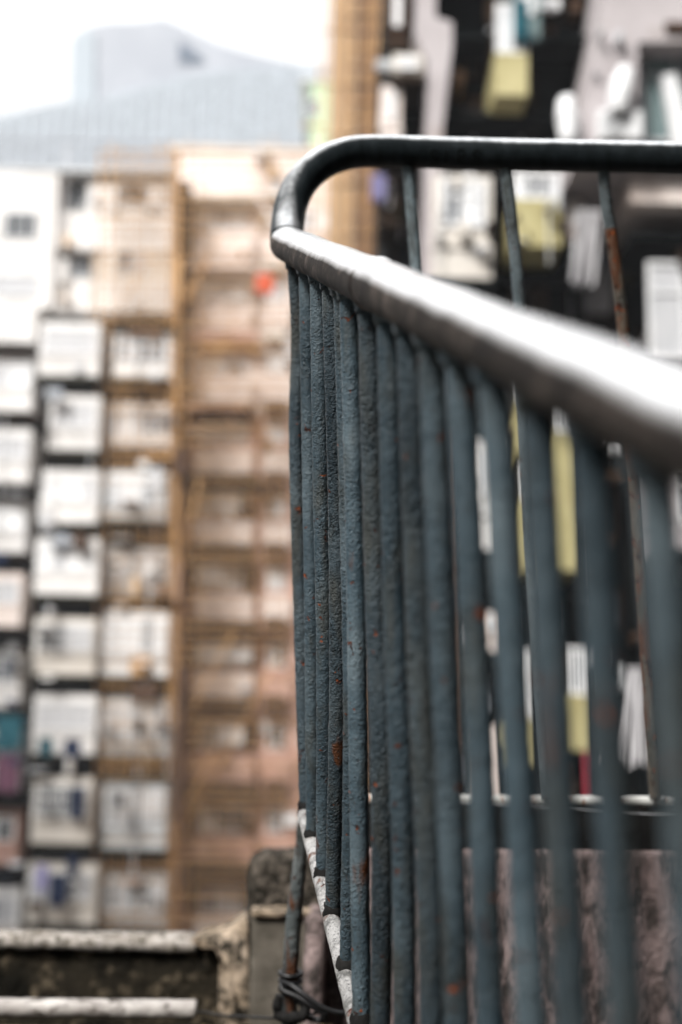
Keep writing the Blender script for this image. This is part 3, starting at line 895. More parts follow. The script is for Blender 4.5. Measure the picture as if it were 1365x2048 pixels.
def cloth(px0, px1, py0, py1, Y, mat, label, name='laundry', cat='laundry', group=None, skew=0.0, tp=0.0, out=0.12):
    """a hung cloth with folds and thickness; px rectangle gives its place, skew shifts the hem, tp narrows it"""
    x0, x1, z0, z1 = bx(px0, px1, py0, py1, Y)
    bm = bmesh.new(); n, m = 22, 16
    rows = []
    ph = random.random() * 9
    for j in range(m + 1):
        t = j / m
        row = []
        for i in range(n + 1):
            s = i / n
            wdt = (x1 - x0) * (1 - tp * (1 - t))
            x_ = (x0 + x1) / 2 + (s - 0.5) * wdt + skew * t
            y_ = Y + out * (0.3 + t) * math.sin(s * 14 + ph + t * 1.3) * 0.6 + 0.05 * math.sin(s * 31 + ph)
            z_ = z1 + (z0 - z1) * t + 0.05 * math.sin(s * 9 + ph) * t
            row.append((x_, y_, z_))
        rows.append(row)
    for dy in (0, 0.012):
        V_ = [[bm.verts.new((p[0], p[1] + dy, p[2])) for p in r] for r in rows]
        for j in range(m):
            for i in range(n):
                bm.faces.new((V_[j][i], V_[j][i + 1], V_[j + 1][i + 1], V_[j + 1][i]))
    return tag(recentre(link(name, bm, mat, None, True)), label, cat, group)

def clutter(parent, Y, n, region, mats, seed, names=('condenser', 'pipe_run', 'window_hood', 'shelf', 'shutter'), out=(0.1, 0.7), size=(8, 26), minz=0):
    random.seed(seed)
    for _ in range(n):
        px = random.uniform(region[0], region[1]); py = random.uniform(region[2], region[3])
        nm = random.choice(names)
        w_, h_ = random.uniform(*size), random.uniform(*size)
        if nm == 'pipe_run': w_, h_ = random.uniform(2, 4), random.uniform(80, 260)
        if nm == 'window_hood': h_ *= 0.3; w_ *= 1.5
        if nm == 'shelf': h_ *= 0.2; w_ *= 1.3
        if nm == 'shutter': h_ *= 2.0
        rr = bx(px - w_ / 2, px + w_ / 2, py - h_ / 2, py + h_ / 2, Y)
        o_ = random.uniform(*out)
        bm = bmesh.new()
        if nm == 'pipe_run':
            tube(bm, [Vector((rr[0], Y - 0.15, rr[3])), Vector((rr[0] + 0.03, Y - 0.15, rr[2]))], (rr[1] - rr[0]) / 2, 8)
        elif nm in ('window_hood',):
            vs = [(rr[0], Y - o_, rr[2]), (rr[1], Y - o_, rr[2]), (rr[1], Y, rr[3]), (rr[0], Y, rr[3])]
            lo = [bm.verts.new(v) for v in vs]; hi = [bm.verts.new((v[0], v[1], v[2] + 0.04)) for v in vs]
            bm.faces.new(lo[::-1]); bm.faces.new(hi)
            for i in range(4): bm.faces.new((lo[i], lo[(i + 1) % 4], hi[(i + 1) % 4], hi[i]))
        else:
            box(bm, rr[0], rr[1], Y - o_, Y - 0.005, rr[2], rr[3])
            bmesh.ops.bevel(bm, geom=bm.edges[:], offset=min(0.03, (rr[3] - rr[2]) * 0.2), segments=1, affect='EDGES')
        pl(parent, nm, bm, random.choice(mats))

# ---------------- left: white estate block (columns A, B, C)
YL = 55.0
lb = empty('estate_block', 'tall white estate block with stacked enclosed balconies at the left edge', 'building', (-10, YL, 0))
def wallbox(parent, name, rect, y0, y1, mat, z_bot=None, label=None):
    x0, x1, z0, z1 = rect
    if z_bot is not None: z0 = z_bot
    bm = bmesh.new(); box(bm, x0, x1, y0, y1, z0, z1)
    return pl(parent, name, bm, mat, label=label)
wallbox(lb, 'wall', bx(-260, 348, 355, 1900, YL), YL, YL + 14, DARKCON, 0.0)  # near-black wall painted as the shade between the bays
# smooth white upper storeys
wallbox(lb, 'wall', bx(-260, 110, 340, 612, YL - 1.2), YL - 1.2, YL - 0.003, WHITE)
wallbox(lb, 'wall', bx(-260, 72, 612, 682, YL - 1.2), YL - 1.2, YL - 0.003, WHITE)
wallbox(lb, 'wall', bx(112, 345, 425, 500, YL - 0.9), YL - 0.9, YL - 0.003, WHITE)
wallbox(lb, 'wall', bx(112, 345, 560, 622, YL - 0.9), YL - 0.9, YL - 0.003, WHITE)
wallbox(lb, 'wall', bx(175, 345, 358, 425, YL - 0.85), YL - 0.85, YL - 0.003, WHITE)
wallbox(lb, 'wall', bx(190, 345, 500, 560, YL - 0.85), YL - 0.85, YL - 0.003, CREAM)
wallbox(lb, 'roof_parapet', bx(-260, 350, 333, 341, YL - 1.25), YL - 1.25, YL + 14.05, PALEGREY)
random.seed(21)
window(lb, bx(8, 76, 424, 478, YL - 1.2), YL - 1.2, 3, GLASSD)
window(lb, bx(-60, 76, 550, 592, YL - 1.2), YL - 1.2, 3, (GLASSM, CURTAIN))
window(lb, bx(-130, -30, 424, 478, YL - 1.2), YL - 1.2, 3, GLASSD)
window(lb, bx(118, 172, 362, 420, YL - 0.3), YL - 0.3, 2, GLASSD)
window(lb, bx(118, 186, 504, 556, YL - 0.3), YL - 0.3, 2, (GLASSD, GLASSM))
window(lb, bx(232, 292, 500, 548, YL - 0.85), YL - 0.85, 2, (GLASSM, CURTAIN))
window(lb, bx(232, 300, 372, 415, YL - 0.85), YL - 0.85, 2, (GLASSM, CURTAIN))
colA = [(700, 822, 68, WHITE), (846, 965, 62, WHITE), (990, 1104, 54, WHITE), (1134, 1252, 50, PALEPINK), (1284, 1414, 48, WHITE), (1444, 1580, 46, PALEGREY), (1606, 1728, 42, PINK), (1765, 1890, 46, WHITE)]
for i, (t, b_, r, m) in enumerate(colA):
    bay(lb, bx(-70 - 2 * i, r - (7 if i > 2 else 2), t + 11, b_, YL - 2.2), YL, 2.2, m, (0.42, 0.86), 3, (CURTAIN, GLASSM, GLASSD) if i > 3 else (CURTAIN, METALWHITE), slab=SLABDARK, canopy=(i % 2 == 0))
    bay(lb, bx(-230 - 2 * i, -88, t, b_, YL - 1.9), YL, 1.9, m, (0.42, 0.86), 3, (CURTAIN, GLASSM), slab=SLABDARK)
colB = [(632, 752, 80, 198, WHITE, 0), (776, 898, 96, 200, WHITE, 0), (922, 1043, 70, 200, WHITE, 0), (1064, 1192, 66, 198, WHITE, 0),
        (1222, 1348, 60, 194, CREAM, 1), (1376, 1508, 56, 188, WHITE, 0), (1542, 1688, 60, 186, CREAM, 2), (1716, 1852, 46, 190, CREAM, 1)]
for i, (t, b_, l, r, m, k) in enumerate(colB):
    b0 = bay(lb, bx(l + (5 if i > 1 else 0), r - (i * 3) % 7, t + 12, b_ - (i * 5) % 4, YL - 2.6), YL, 2.6 - 0.25 * (i % 3), m, (0.40, 0.88), 4, [(METALWHITE, CURTAIN), (GLASSM, CURTAIN, GLASSD, METALWHITE), (GLASSD, GLASSD, CURTAIN)][k], grille=(k > 0), slab=OLIVE, canopy=False)
colC = [(650, 760, 228, 342, WHITE, 1), (792, 893, 214, 343, WHITE, 1), (932, 1044, 214, 343, PALEGREY, 1), (1078, 1194, 206, 341, PALEGREY, 1), (1212, 1354, 206, 344, WHITE, 1),
        (1384, 1514, 200, 340, PALEGREY, 1), (1548, 1700, 206, 340, PALEGREY, 2), (1738, 1860, 204, 332, PALEGREY, 2)]
for i, (t, b_, l, r, m, k) in enumerate(colC):
    bay(lb, bx(l, r - (i * 4) % 9, t + 11, b_ - 3, YL - 1.9), YL, 1.9 - 0.3 * (i % 2), m, (0.30, 0.90), 5, [None, (CURTAIN, METALWHITE, GLASSM), (CURTAIN, GLASSM, GLASSD)][k], grille=(i > 1), slab=OLIVE, canopy=(i % 3 == 0))

clutter(lb, YL - 2.62, 16, (66, 190, 650, 1840), (CURTAIN, SLABDARK, ALU, PALEGREY, BROWNCON, WHITE), 5)
clutter(lb, YL - 1.92, 30, (208, 340, 640, 1850), (CURTAIN, SLABDARK, ALU, BROWNNET, BROWNCON, WHITE, TANNET), 6)
clutter(lb, YL - 0.92, 14, (120, 340, 360, 640), (CURTAIN, SLABDARK, CLOTHG, ALU, TANNET, WHITE), 7)
clutter(lb, YL - 2.22, 8, (0, 48, 900, 1840), (SLABDARK, CURTAIN, ALU, CLOTHNAVY), 8)
# ---------------- brown/pink block behind the scaffold (column D)
YD = 57.0
db = empty('salmon_block', 'salmon pink apartment block behind bamboo scaffolding, centre left', 'building', (-3.5, YD, 0))
wallbox(db, 'wall', bx(350, 690, 830, 1900, YD), YD, YD + 14, PINK, 0.0, label='salmon pink wall of the lower storeys')
wallbox(db, 'wall', bx(350, 690, 300, 830, YD), YD + 0.002, YD + 14, PALEPINK, label='upper storeys of the salmon wall, haze glare painted in as pale pink')  # paler than below: haze glare put into the wall colour
wallbox(db, 'roof_parapet', bx(346, 694, 292, 301, YD - 0.1), YD - 0.1, YD + 14.1, CREAM)
slabs = [(392, 10), (530, 12), (672, 16), (816, 28), (962, 32), (1106, 36), (1258, 38), (1414, 38), (1584, 40), (1748, 44)]
for i, (y_, h_) in enumerate(slabs):
    m = (CREAM, PALEPINK, PINK, BROWNCON)[i] if i < 4 else SLABDARK  # glare and shadow bands put into the ledge colours: pale above, dark below
    wallbox(db, 'ledge', bx(372, 505 if i % 2 else 515, y_ - h_ / 2, y_ + h_ / 2, YD - 0.9), YD - 0.9, YD - 0.003, m)
    wallbox(db, 'ledge', bx(528, 572, y_ - h_ / 2 - 4, y_ + h_ / 2 - 2, YD - 0.6), YD - 0.6, YD - 0.003, BROWNCON if i > 2 else CREAM)
for i in range(len(slabs)):
    y_ = slabs[i][0]; nx_ = slabs[i + 1][0] if i + 1 < len(slabs) else y_ + 160
    hh = nx_ - y_
    pmx = (CURTAIN, METALWHITE) if i < 4 else (CURTAIN, GLASSM, GLASSD, METALWHITE)
    if i > 3:
        wallbox(db, 'recess_shadow_panel'.replace('_shadow', ''), bx(374, 400, y_ + hh * 0.12, y_ + hh * 0.5, YD - 0.12), YD - 0.12, YD - 0.004, BROWNCON)  # dark panel painted as the shade under the ledge, no real part
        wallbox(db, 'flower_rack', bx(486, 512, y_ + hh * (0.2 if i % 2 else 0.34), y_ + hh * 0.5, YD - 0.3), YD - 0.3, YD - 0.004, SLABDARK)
    window(db, bx(400, 496, y_ + hh * 0.18, y_ + hh * 0.50, YD), YD, 3, pmx, METALWHITE, trans=0)
    window(db, bx(534, 574, y_ + hh * 0.20, y_ + hh * 0.50, YD), YD, 2, (GLASSD, GLASSM) if i > 6 else pmx, METALWHITE)
    window(db, bx(600, 660, y_ + hh * 0.20, y_ + hh * 0.50, YD), YD, 2, pmx, METALWHITE)
    wallbox(db, 'spandrel', bx(390, 506, y_ + hh * 0.56, y_ + hh * 0.92, YD - 0.45), YD - 0.45, YD - 0.003, PALEPINK if i not in (7, 8) else PINK)
    wallbox(db, 'spandrel', bx(526, 584, y_ + hh * 0.58, y_ + hh * 0.90, YD - 0.35), YD - 0.35, YD - 0.003, PALEPINK if i < 6 else PINK)

clutter(db, YD - 0.02, 46, (376, 590, 640, 1840), (SLABDARK, METALWHITE, BROWNCON, BROWNNET, PALEPINK, CURTAIN), 9, size=(9, 30))
clutter(db, YD - 0.02, 18, (376, 640, 300, 640), (METALWHITE, BROWNNET, TANNET, CURTAIN, CREAM), 10, size=(9, 30))
# white round things and air conditioners on the salmon block
k_ac = [(420, 1148, 'white air conditioner below the third dark ledge of the salmon block'),
        (421, 1305, 'left of two bright air conditioners side by side on the salmon block'),
        (478, 1306, 'right of two bright air conditioners side by side on the salmon block'),
        (455, 1005, 'white air conditioner high on the salmon block under a dark ledge'),
        (462, 1470, 'pale air conditioner above the lower windows of the salmon block')]
for (px, py, lab) in k_ac:
    aircon(None, px, py, YD - 0.05, 1.05, METALWHITE, lab, 'air conditioners on the salmon block')

# ---------------- bamboo scaffolding in front of columns C and D
sc_e = empty('bamboo_scaffold', 'bamboo scaffolding of thin tan poles in front of the salmon block', 'scaffolding', (-5, YD - 2.4, 0))
YS = 53.2
random.seed(3)
def pole(parent, a, b_, r, mat=BAMBOO):
    bm = bmesh.new(); tube(bm, [a, a.lerp(b_, .5) + Vector((random.uniform(-.05, .05), 0, random.uniform(-.03, .03))), b_], r, 6)
    return pl(parent, 'pole', bm, mat, True)
zb_ = 0.0
vx = [202, 222, 244, 268, 292, 318, 344, 350, 358, 374, 396, 420, 446, 470, 498, 524, 550, 576, 600, 622]
for i, px in enumerate(vx):
    t = atY(px + random.uniform(-3, 3), (300 if px < 350 else 286) + random.uniform(-14, 20), YS)
    b_ = atY(px, 1860, YS); b_.z = zb_; b_.y = YS; t.y = YS
    pole(sc_e, b_, t, 0.06 if px in (344, 358) else (0.038 if px < 340 else 0.024))
yy = 300
while yy < 1880:
    jit = random.uniform(-5, 5)
    big = False
    for s0, s1 in (((198, 346), (340, 640)) if yy > 640 else ((196, 640),)):
        if s0 == 198 and random.random() < 0.2: continue
        a = atY(s0, yy + jit, YS - 0.1); c = atY(s1, yy + jit + random.uniform(-3, 3), YS - 0.1)
        pole(sc_e, a, c, 0.034 if s0 < 200 or yy < 900 else 0.021)
    yy += random.choice((15, 22, 26, 19))
for (a0, b0, a1, b1) in ((352, 880, 470, 640), (350, 830, 420, 690), (352, 1180, 400, 960), (345, 1700, 560, 1310), (352, 1480, 470, 1260), (230, 640, 300, 500), (300, 700, 420, 520), (352, 640, 440, 470), (470, 700, 600, 480), (360, 1640, 430, 1500)):
    pole(sc_e, atY(a0, b0, YS - 0.2), atY(a1, b1, YS - 0.2), 0.03)
# sagging tan sheet rolls and working decks in the scaffold
for (a0, a1, y0_, y1_, m) in ((350, 362, 520, 600, BAMBOO), (348, 372, 900, 950, BROWNCON), (350, 360, 1120, 1200, BROWNNET), (350, 366, 1330, 1640, BROWNCON),
                              (372, 500, 810, 818, BROWNNET), (256, 320, 656, 668, BROWNNET), (400, 520, 692, 698, BAMBOO), (290, 345, 910, 916, BAMBOO), (262, 300, 1310, 1350, BAMBOO), (262, 312, 1362, 1398, BROWNCON)):
    x0, x1, z0, z1 = bx(a0, a1, y0_, y1_, YS - 0.3)
    bm = bmesh.new(); box(bm, x0, x1, YS - 0.34, YS - 0.22 if a1 - a0 < 40 else YS + 0.5, z0, z1)
    pl(sc_e, 'plank_deck', bm, m)

cloth(512, 548, 548, 586, YS - 0.4, ORANGE, 'small bright orange cloth tied on the bamboo scaffolding', 'orange_cloth', 'cloth')

# ---------------- pale high block of the same estate above the roofs and far towers
YT = 420.0
ft = empty('glass_tower', 'pale bluish stepped glass tower fading into the haze at the top left', 'building', (-30, YT, 0))
def poly(px, Y): return [XZ(a, b_, Y) for a, b_ in px]
def tower_prism(parent, name, px, Y, depth, mat, zbot=None):
    P = poly(px, Y)
    if zbot is not None:
        P = [(a, b_) for a, b_ in P] + [(P[-1][0], zbot), (P[0][0], zbot)]
    bm = bmesh.new(); prism(bm, P, Y, Y + depth)
    return pl(parent, name, bm, mat)
tower_prism(ft, 'wall', [(-160, 262), (0, 232), (138, 202), (205, 196), (300, 170), (440, 140), (640, 132), (700, 132)], YT, 30, GLASST, 0)
tower_prism(ft, 'upper_block', [(145, 205), (145, 80), (165, 60), (205, 47), (270, 46), (330, 38), (380, 62), (432, 86), (500, 108), (560, 122), (640, 138), (640, 160), (300, 205)], YT + 16, 60, TOWERWALL)
tower_prism(ft, 'side_wall', [(143, 205), (143, 82), (165, 60), (190, 66), (190, 205)], YT + 15, 20, GLASST)
tower_prism(ft, 'dark_opening', [(358, 126), (358, 84), (378, 92), (410, 120), (404, 126)], YT + 15.4, 0.5, GLASSB)
# facade fins and floor lines of the tower
for i in range(34):
    px = -150 + i * 24
    top = 262 - (px + 160) * 0.19 if px < 200 else max(136, 196 - (px - 200) * 0.23)
    a = atY(px, top + 4, YT - 0.2); bm = bmesh.new(); box(bm, a.x - 0.25, a.x + 0.25, YT - 0.9, YT - 0.003, 0, a.z)
    pl(ft, 'fin', bm, TOWERWALL)
for i in range(14):
    a = atY(-150, 275 + i * 26, YT); c = atY(660, 275 + i * 26, YT)
    bm = bmesh.new(); box(bm, a.x, c.x, YT - 0.6, YT - 0.004, a.z - 0.4, a.z + 0.4)
    pl(ft, 'floor_line', bm, TOWERWALL)

gn = empty('netted_block', 'narrow block wrapped in pale green netting beside the tan tower', 'building', (-1.5, 62, 0))
wallbox(gn, 'netting', bx(604, 650, 160, 1900, 62), 62, 70, GREENNET, 0.0)
wallbox(gn, 'roof_edge', bx(602, 652, 154, 161, 61.9), 61.9, 70.1, ALU)
window(gn, bx(612, 636, 200, 232, 62), 62, 1, GLASSM)
for q in range(12):
    wallbox(gn, 'net_seam', bx(604, 650, 250 + q * 60, 253 + q * 60, 61.95), 61.94, 61.998, BAMBOO)

# ---------------- tan and brown sheeted tower behind the corner of the railing
YB = 40.0
tb = empty('sheeted_tower', 'tall tower wrapped in tan and brown sheeting with bamboo poles, behind the rail bend', 'building', (0.8, YB, 0))
wallbox(tb, 'tan_sheeting', bx(646, 706, -260, 1900, YB), YB, YB + 9, TANNET, 0.0)
wallbox(tb, 'brown_sheeting', bx(706, 764, -260, 1900, YB - 0.4), YB - 0.4, YB + 8, BROWNNET, 0.0)
random.seed(9)
for px in (650, 664, 680, 697, 704, 712, 724, 738, 750, 762):
    a = atY(px + 0.0, -250, YB - 0.6); c = Vector((a.x, YB - 0.6, 0)); a = Vector((a.x, YB - 0.6, a.z))
    pole(tb, c, a, 0.036, BAMBOO if px not in (704, 724) else BROWNCON)
for q in range(60):
    yv = -240 + q * 34 + random.uniform(-5, 5)
    a = atY(700, yv, YB - 0.7); c = atY(766, yv + random.uniform(-2, 2), YB - 0.7)
    pole(tb, a, c, 0.032, random.choice((BAMBOO, BROWNCON, BROWNNET)))
    if q % 3 == 0: pole(tb, atY(646, yv, YB - 0.7), atY(700, yv, YB - 0.7), 0.03, BAMBOO)

# ---------------- right: near estate block with its recess shade painted near-black
YR = 26.0
rb = empty('courtyard_block', 'near-black estate block with recess shade in its colour, filling the right side behind the railing', 'building', (6, YR, 0))
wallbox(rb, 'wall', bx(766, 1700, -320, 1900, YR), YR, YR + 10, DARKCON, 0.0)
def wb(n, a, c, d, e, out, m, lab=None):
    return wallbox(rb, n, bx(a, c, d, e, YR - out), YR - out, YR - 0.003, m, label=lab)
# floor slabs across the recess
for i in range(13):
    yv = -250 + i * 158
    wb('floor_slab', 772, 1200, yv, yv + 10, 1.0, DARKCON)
# pale piers
def pr(name, pts, out, m, y1=None):
    P = [XZ(a, b_, YR - out) for a, b_ in pts]
    bm = bmesh.new(); prism(bm, P, YR - out, YR - 0.002 if y1 is None else y1)
    return pl(rb, name, bm, m)
pr('pier', [(838, -200), (872, -200), (872, 34), (905, 44), (905, 90), (896, 170), (886, 250), (872, 640), (840, 640), (852, 270), (856, 120), (828, 62), (834, 0)], 1.6, LIGHTWALL)
# light wall at the upper right with slanting edge
pr('gable_wall', [(1245, -260), (1700, -260), (1700, 84), (1276, 84), (1276, 320), (1150, 320), (1176, 170), (1206, 20)], 3.0, LIGHTWALL)
pr('gable_wall', [(1276, 292), (1700, 292), (1700, 320), (1276, 320)], 3.0, LIGHTWALL)
window(rb, bx(1282, 1420, 90, 288, YR - 2.4), YR - 2.4, 2, TEAL, ALU, trans=1)
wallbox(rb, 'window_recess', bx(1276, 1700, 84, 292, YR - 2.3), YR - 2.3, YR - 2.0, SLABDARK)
wallbox(rb, 'sign_plate', bx(1332, 1480, 44, 60, YR - 3.1), YR - 3.1, YR - 3.0, BROWNCON)
pr('awning_strut', [(1326, 150), (1352, 146), (1400, 330), (1356, 330)], 2.75, METALWHITE, YR - 2.5)
# slab band and lower window at the right
wb('balcony_front', 1262, 1700, 352, 408, 2.6, PALEPINK)
wb('balcony_front', 1262, 1700, 470, 480, 2.2, DARKCON)
window(rb, bx(1296, 1440, 526, 720, YR - 2.2), YR - 2.2, 2, (CURTAIN, METALWHITE), METALWHITE, trans=1)
pr('awning_strut', [(1356, 500), (1372, 500), (1420, 620), (1400, 620)], 2.7, SLABDARK, YR - 2.5)
# yellow fronted bays with windows over them
def ybay(a, c, wtop, ytop, ybot, out=1.8, side=True, m=YELLOW):
    x0, x1, z0, z1 = bx(a, c, ytop, ybot, YR - out)
    bm = bmesh.new(); box(bm, x0, x1, YR - out, YR - 0.004, z0, z1)
    b_ = pl(rb, 'yellow_bay', bm, m)
    x0, x1, z0w, z1w = bx(a + 2, c - 2, wtop, ytop, YR - out + 0.1)
    bm = bmesh.new(); box(bm, x0, x1, YR - out + 0.12, YR - 0.006, z1 + 0.003, z1w)
    sub_part(b_, 'window_body', bm, SLABDARK)
    window(b_, (x0, x1, z1 + 0.01, z1w), YR - out + 0.1, 4, (CURTAIN, METALWHITE, GLASSM), METALWHITE, grille=False)
ybay(990, 1056, 10, 106, 190)
ybay(1024, 1122, 345, 398, 492, 2.0)
ybay(1030, 1066, 730, 800, 905, 1.9)
ybay(1098, 1158, 770, 862, 1140, 2.2)
ybay(1036, 1062, 930, 1000, 1140, 1.9)
ybay(1122, 1184, 1296, 1390, 1500, 2.0)
ybay(1030, 1062, 1300, 1440, 1530, 1.9)
# pale bays
bay(rb, bx(866, 984, 352, 560, YR - 1.7), YR, 1.7, CREAM, (0.50, 0.95), 4, (CURTAIN, METALWHITE, GLASSM), slab=DARKCON, canopy=False)
bay(rb, bx(1130, 1166, 400, 492, YR - 1.5), YR, 1.5, PALEPINK, (0.45, 0.9), 1, (CURTAIN,), slab=DARKCON, canopy=False)
bay(rb, bx(762, 802, 172, 300, YR - 1.5), YR, 1.5, PALEPINK, (0.45, 0.9), 1, (PINK,), slab=DARKCON, canopy=False)
bay(rb, bx(786, 846, 108, 152, YR - 1.6), YR, 1.6, CREAM, (0.25, 0.8), 2, (GLASSM, CREAM), slab=SLABDARK, canopy=False)
bay(rb, bx(775, 815, -40, 86, YR - 1.0), YR, 1.0, BROWNCON, (0.25, 0.8), 1, (GLASSM,), slab=SLABDARK, canopy=False)
bay(rb, bx(764, 796, 345, 440, YR - 1.0), YR, 1.0, BROWNCON, (0.25, 0.8), 1, (GLASSM,), slab=SLABDARK, canopy=False)
bay(rb, bx(940, 1000, 880, 1100, YR - 1.6), YR, 1.6, WHITE, (0.5, 0.9), 2, (CURTAIN, METALWHITE), slab=DARKCON, canopy=False)
bay(rb, bx(955, 1010, 1225, 1302, YR - 1.6), YR, 1.6, PALEPINK, (0.5, 0.9), 2, (CURTAIN,), slab=DARKCON, canopy=False)
pr('pier', [(966, 1455), (990, 1450), (1014, 1900), (980, 1900)], 1.9, PALEPINK)
pr('pier', [(905, 860), (918, 860), (922, 1500), (910, 1500)], 1.2, BROWNCON)
pr('drain_pipe', [(1060, -250), (1066, -250), (1086, 1800), (1080, 1800)], 0.5, SLABDARK)
bay(rb, bx(1030, 1080, -120, 84, YR - 1.2), YR, 1.2, TEAL, (0.25, 0.9), 2, (GLASSM, CURTAIN), slab=DARKCON, canopy=False)
bay(rb, bx(1330, 1420, 905, 1100, YR - 1.8), YR, 1.8, LIGHTWALL, (0.25, 0.9), 2, (GLASSM, CURTAIN), slab=DARKCON, canopy=False)
random.seed(33)
# scattered dim windows in the recess
for (a, c, d, e) in ((925, 965, 90, 160), (925, 975, 200, 262), (1080, 1110, 60, 120), (1000, 1040, 215, 262), (880, 930, 600, 690), (1010, 1080, 540, 590), (1180, 1230, 560, 640), (1170, 1230, 980, 1080), (1180, 1240, 1180, 1260), (1180, 1230, 720, 800)):
    window(rb, bx(a, c, d, e, YR), YR, 2, (GLASSD, GLASSM, GLASSD), BROWNCON, proud=0.1)

clutter(rb, YR - 0.01, 70, (780, 1220, -60, 1640), (CURTAIN, BROWNCON, SLABDARK, ALU, PALEGREY, OLIVE, BROWNNET, CLOTHG), 41, out=(0.15, 1.3), size=(8, 38))
clutter(rb, YR - 0.01, 26, (1180, 1400, 560, 1640), (CURTAIN, BROWNCON, SLABDARK, ALU, OLIVE, BROWNNET, LIGHTWALL), 42, out=(0.15, 1.3), size=(8, 38))
clutter(rb, YR - 0.02, 34, (775, 1225, -100, 1640), (BROWNCON, BROWNNET, CUPBOARD, BROWNCON, CLOTHG), 51, names=('wall_panel', 'shutter', 'pipe_run'), out=(0.05, 0.5), size=(18, 60))
clutter(rb, YR - 2.01, 8, (1030, 1120, 405, 485), (ALU, YELLOW, BROWNCON), 52, out=(0.04, 0.2), size=(6, 16))
clutter(rb, YR - 1.72, 8, (870, 980, 360, 550), (CURTAIN, ALU, SLABDARK, CREAM), 43, out=(0.1, 0.35), size=(6, 24))
clutter(rb, YR - 3.02, 5, (1190, 1270, 60, 300), (PALEGREY, ALU, CURTAIN), 44, out=(0.1, 0.3), size=(6, 20))
# air conditioners of the courtyard block
for (px, py, wd, m, lab) in ((770, 136, 0.34, PALEGREY, 'small blue-white air conditioner beside the tan tower, above the rail bend'),
                        (1100, 14, 0.36, METALWHITE, 'white air conditioner at the top edge among dark recesses'),
                        (1228, 893, 0.34, METALWHITE, 'lilac-white air conditioner seen just under the handrail at the right'),
                        (1236, 262, 0.75, METALWHITE, 'broad pale air conditioner under the gable wall by the teal window'),
                        (946, 448, 0.3, PALEGREY, 'small grey air conditioner beside the pale bay under the upper rail')):
    aircon(None, px, py, YR - (3.05 if px in (1236,) else 1.3), wd, m, lab, 'air conditioners on the courtyard block')
# hanging lamp shades / bundles in bright white
def bundle(px0, py0, px1, py1, r, Y, mat, label, name='white_bundle', cat='laundry bag'):
    a = atY(px0, py0, Y); b_ = atY(px1, py1, Y)
    n = 14
    P = [a.lerp(b_, i / n) for i in range(n + 1)]
    R = [r * (0.35 + 0.65 * math.sin(math.pi * min(1, max(0, (i + 1.2) / (n + 2.4)))) ** 0.45) for i in range(n + 1)]
    bm = bmesh.new(); tube(bm, P, R, 18, r * 0.12, px0, 5)
    return tag(recentre(link(name, bm, mat, None, True)), label, cat)
bundle(1133, 196, 1140, 292, 0.19, YR - 3.2, METALWHITE, 'bright white hanging bundle rising just above the upper rail', 'laundry_bag')
bundle(1252, 138, 1236, 226, 0.20, YR - 3.4, METALWHITE, 'tilted bright white bundle in front of the gable wall', 'laundry_bag')
cloth(1158, 1206, 420, 570, YR - 2.6, CLOTHG, 'pale grey cloth hanging aslant beside the yellow bay', 'laundry', 'laundry', skew=-0.15)
cloth(1236, 1316, 1336, 1530, YR - 2.6, CLOTHG, 'large grey-white cloth hanging low at the right behind the bars', 'laundry', 'laundry', skew=-0.2, tp=0.45)
cloth(1160, 1190, 1505, 1640, YR - 2.4, BRICKRED, 'dark red cloth hanging under the lowest yellow bay', 'laundry', 'laundry')
cloth(1028, 1058, 0, 84, YR - 1.9, CLOTHTEAL, 'teal cloth hanging beside the highest yellow bay', 'laundry', 'laundry')
cloth(742, 772, 350, 400, YR - 1.2, CLOTHLILAC, 'lilac cloth hanging inside the rail bend', 'laundry', 'laundry')
# laundry on the white estate block
cloth(98, 134, 1748, 1812, YL - 3.1, CLOTHNAVY, 'navy clothes hanging on the lowest cream balcony', 'laundry', 'laundry')
cloth(134, 158, 1712, 1750, YL - 3.1, CLOTHNAVY, 'dark towel at the corner of the lowest cream balcony', 'laundry', 'laundry')
cloth(72, 96, 1730, 1782, YL - 3.1, CLOTHLILAC, 'lilac shirt hanging left of the navy clothes', 'laundry', 'laundry')
cloth(78, 106, 1476, 1512, YL - 2.9, CLOTHTEAL, 'dark teal bundle at the foot of the sixth white balcony', 'laundry', 'laundry')
cloth(128, 162, 1478, 1514, YL - 2.9, CLOTHNAVY, 'dark bundle right of the teal one on the sixth balcony', 'laundry', 'laundry')
cloth(-10, 44, 1430, 1500, YL - 2.6, CLOTHTEAL, 'teal sheet on the balcony at the left edge', 'laundry', 'laundry')
cloth(-10, 38, 1510, 1584, YL - 2.6, CLOTHPURPLE, 'plum sheet hung below the teal sheet at the left edge', 'laundry', 'laundry')
cloth(142, 168, 1575, 1640, YL - 3.0, CLOTHNAVY, 'black garment in front of the barred balcony window', 'laundry', 'laundry')
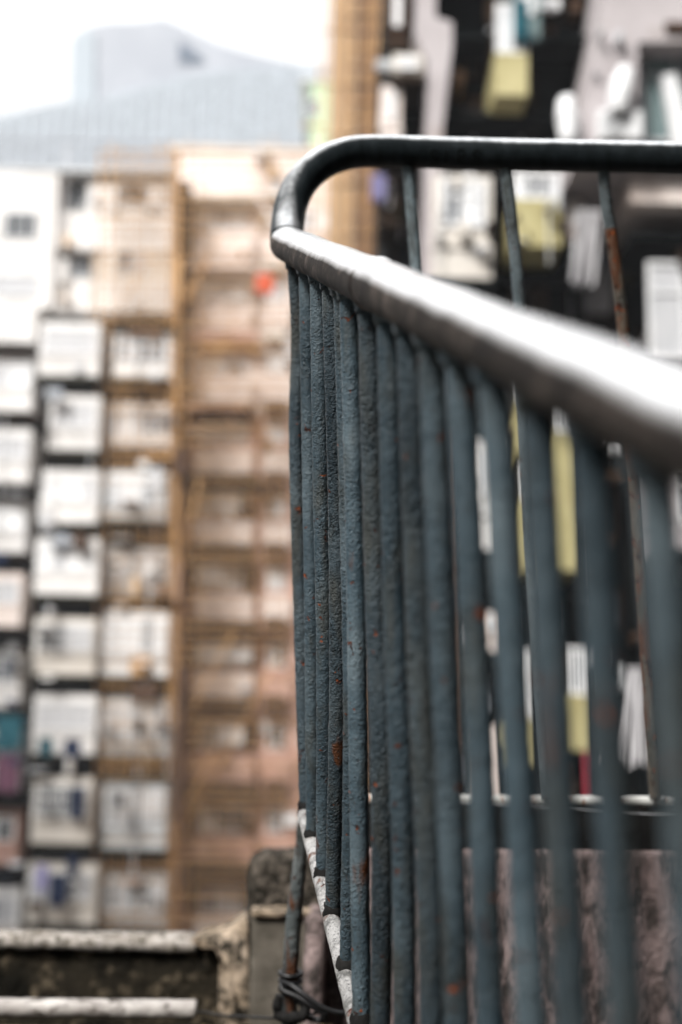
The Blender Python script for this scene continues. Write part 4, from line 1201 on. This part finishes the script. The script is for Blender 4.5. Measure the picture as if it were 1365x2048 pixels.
for (px, py, lab, m) in ((122, 1082, 'dark air conditioner on the fourth white balcony', CUPBOARD), (32, 1298, 'dark air conditioner in the gap at the left edge', SLABDARK),
                    (110, 790, 'grey air conditioner on the second white balcony', CUPBOARD), (236, 1600, 'dark air conditioner on the lower grey balcony', SLABDARK)):
    aircon(None, px, py, YL - 2.75, 0.62, m, lab, 'air conditioners on the estate block')

# ---------------- unseen courtyard wings, added to shade the stair and block side light
def wing(name, label, x0, x1, y0, y1, h, side):
    e = empty(name, label, 'building', ((x0 + x1) / 2, (y0 + y1) / 2, 0))
    bm = bmesh.new(); box(bm, x0, x1, y0, y1, 0, h); pl(e, 'wall', bm, DARKCON)
    for f in range(1, int(h / 2.8)):
        bm = bmesh.new()
        z = f * 2.8
        if side == 'W': box(bm, x0 - 0.7, x0 - 0.003, y0 + 0.5, y1 - 0.5, z - 0.12, z + 0.12)
        elif side == 'E': box(bm, x1 + 0.003, x1 + 0.7, y0 + 0.5, y1 - 0.5, z - 0.12, z + 0.12)
        else: box(bm, x0 + 0.5, x1 - 0.5, y1 + 0.003, y1 + 0.7, z - 0.12, z + 0.12)
        pl(e, 'floor_slab', bm, BROWNCON)
    return e
wing('shading_wing', 'unseen dark courtyard wing added to shade the right of the stair', 13.0, 24.0, -30.0, 25.0, 46.0, 'W')
wing('shading_wing', 'unseen dark courtyard wing added behind the photographer to block frontal light', -4.7, 12.5, -24.0, -7.0, 44.0, 'N')

wing('shading_wing', 'unseen courtyard wing added left of the stair to block low sky light', -42.0, -28.0, -20.0, 34.0, 37.0, 'E')

# ---------------- air
bm = bmesh.new(); box(bm, -640, 640, -320, 1230, -1.3, 190)
hm = bpy.data.materials.new('haze'); hm.use_nodes = True
hn = hm.node_tree; hn.nodes.clear()
pv = hn.nodes.new('ShaderNodeVolumePrincipled'); pv.inputs['Color'].default_value = (0.93, 0.95, 1.0, 1); pv.inputs['Density'].default_value = 0.0006
ho = hn.nodes.new('ShaderNodeOutputMaterial'); hn.links.new(pv.outputs[0], ho.inputs['Volume'])
hz = link('haze', bm, hm); hz['kind'] = 'stuff'
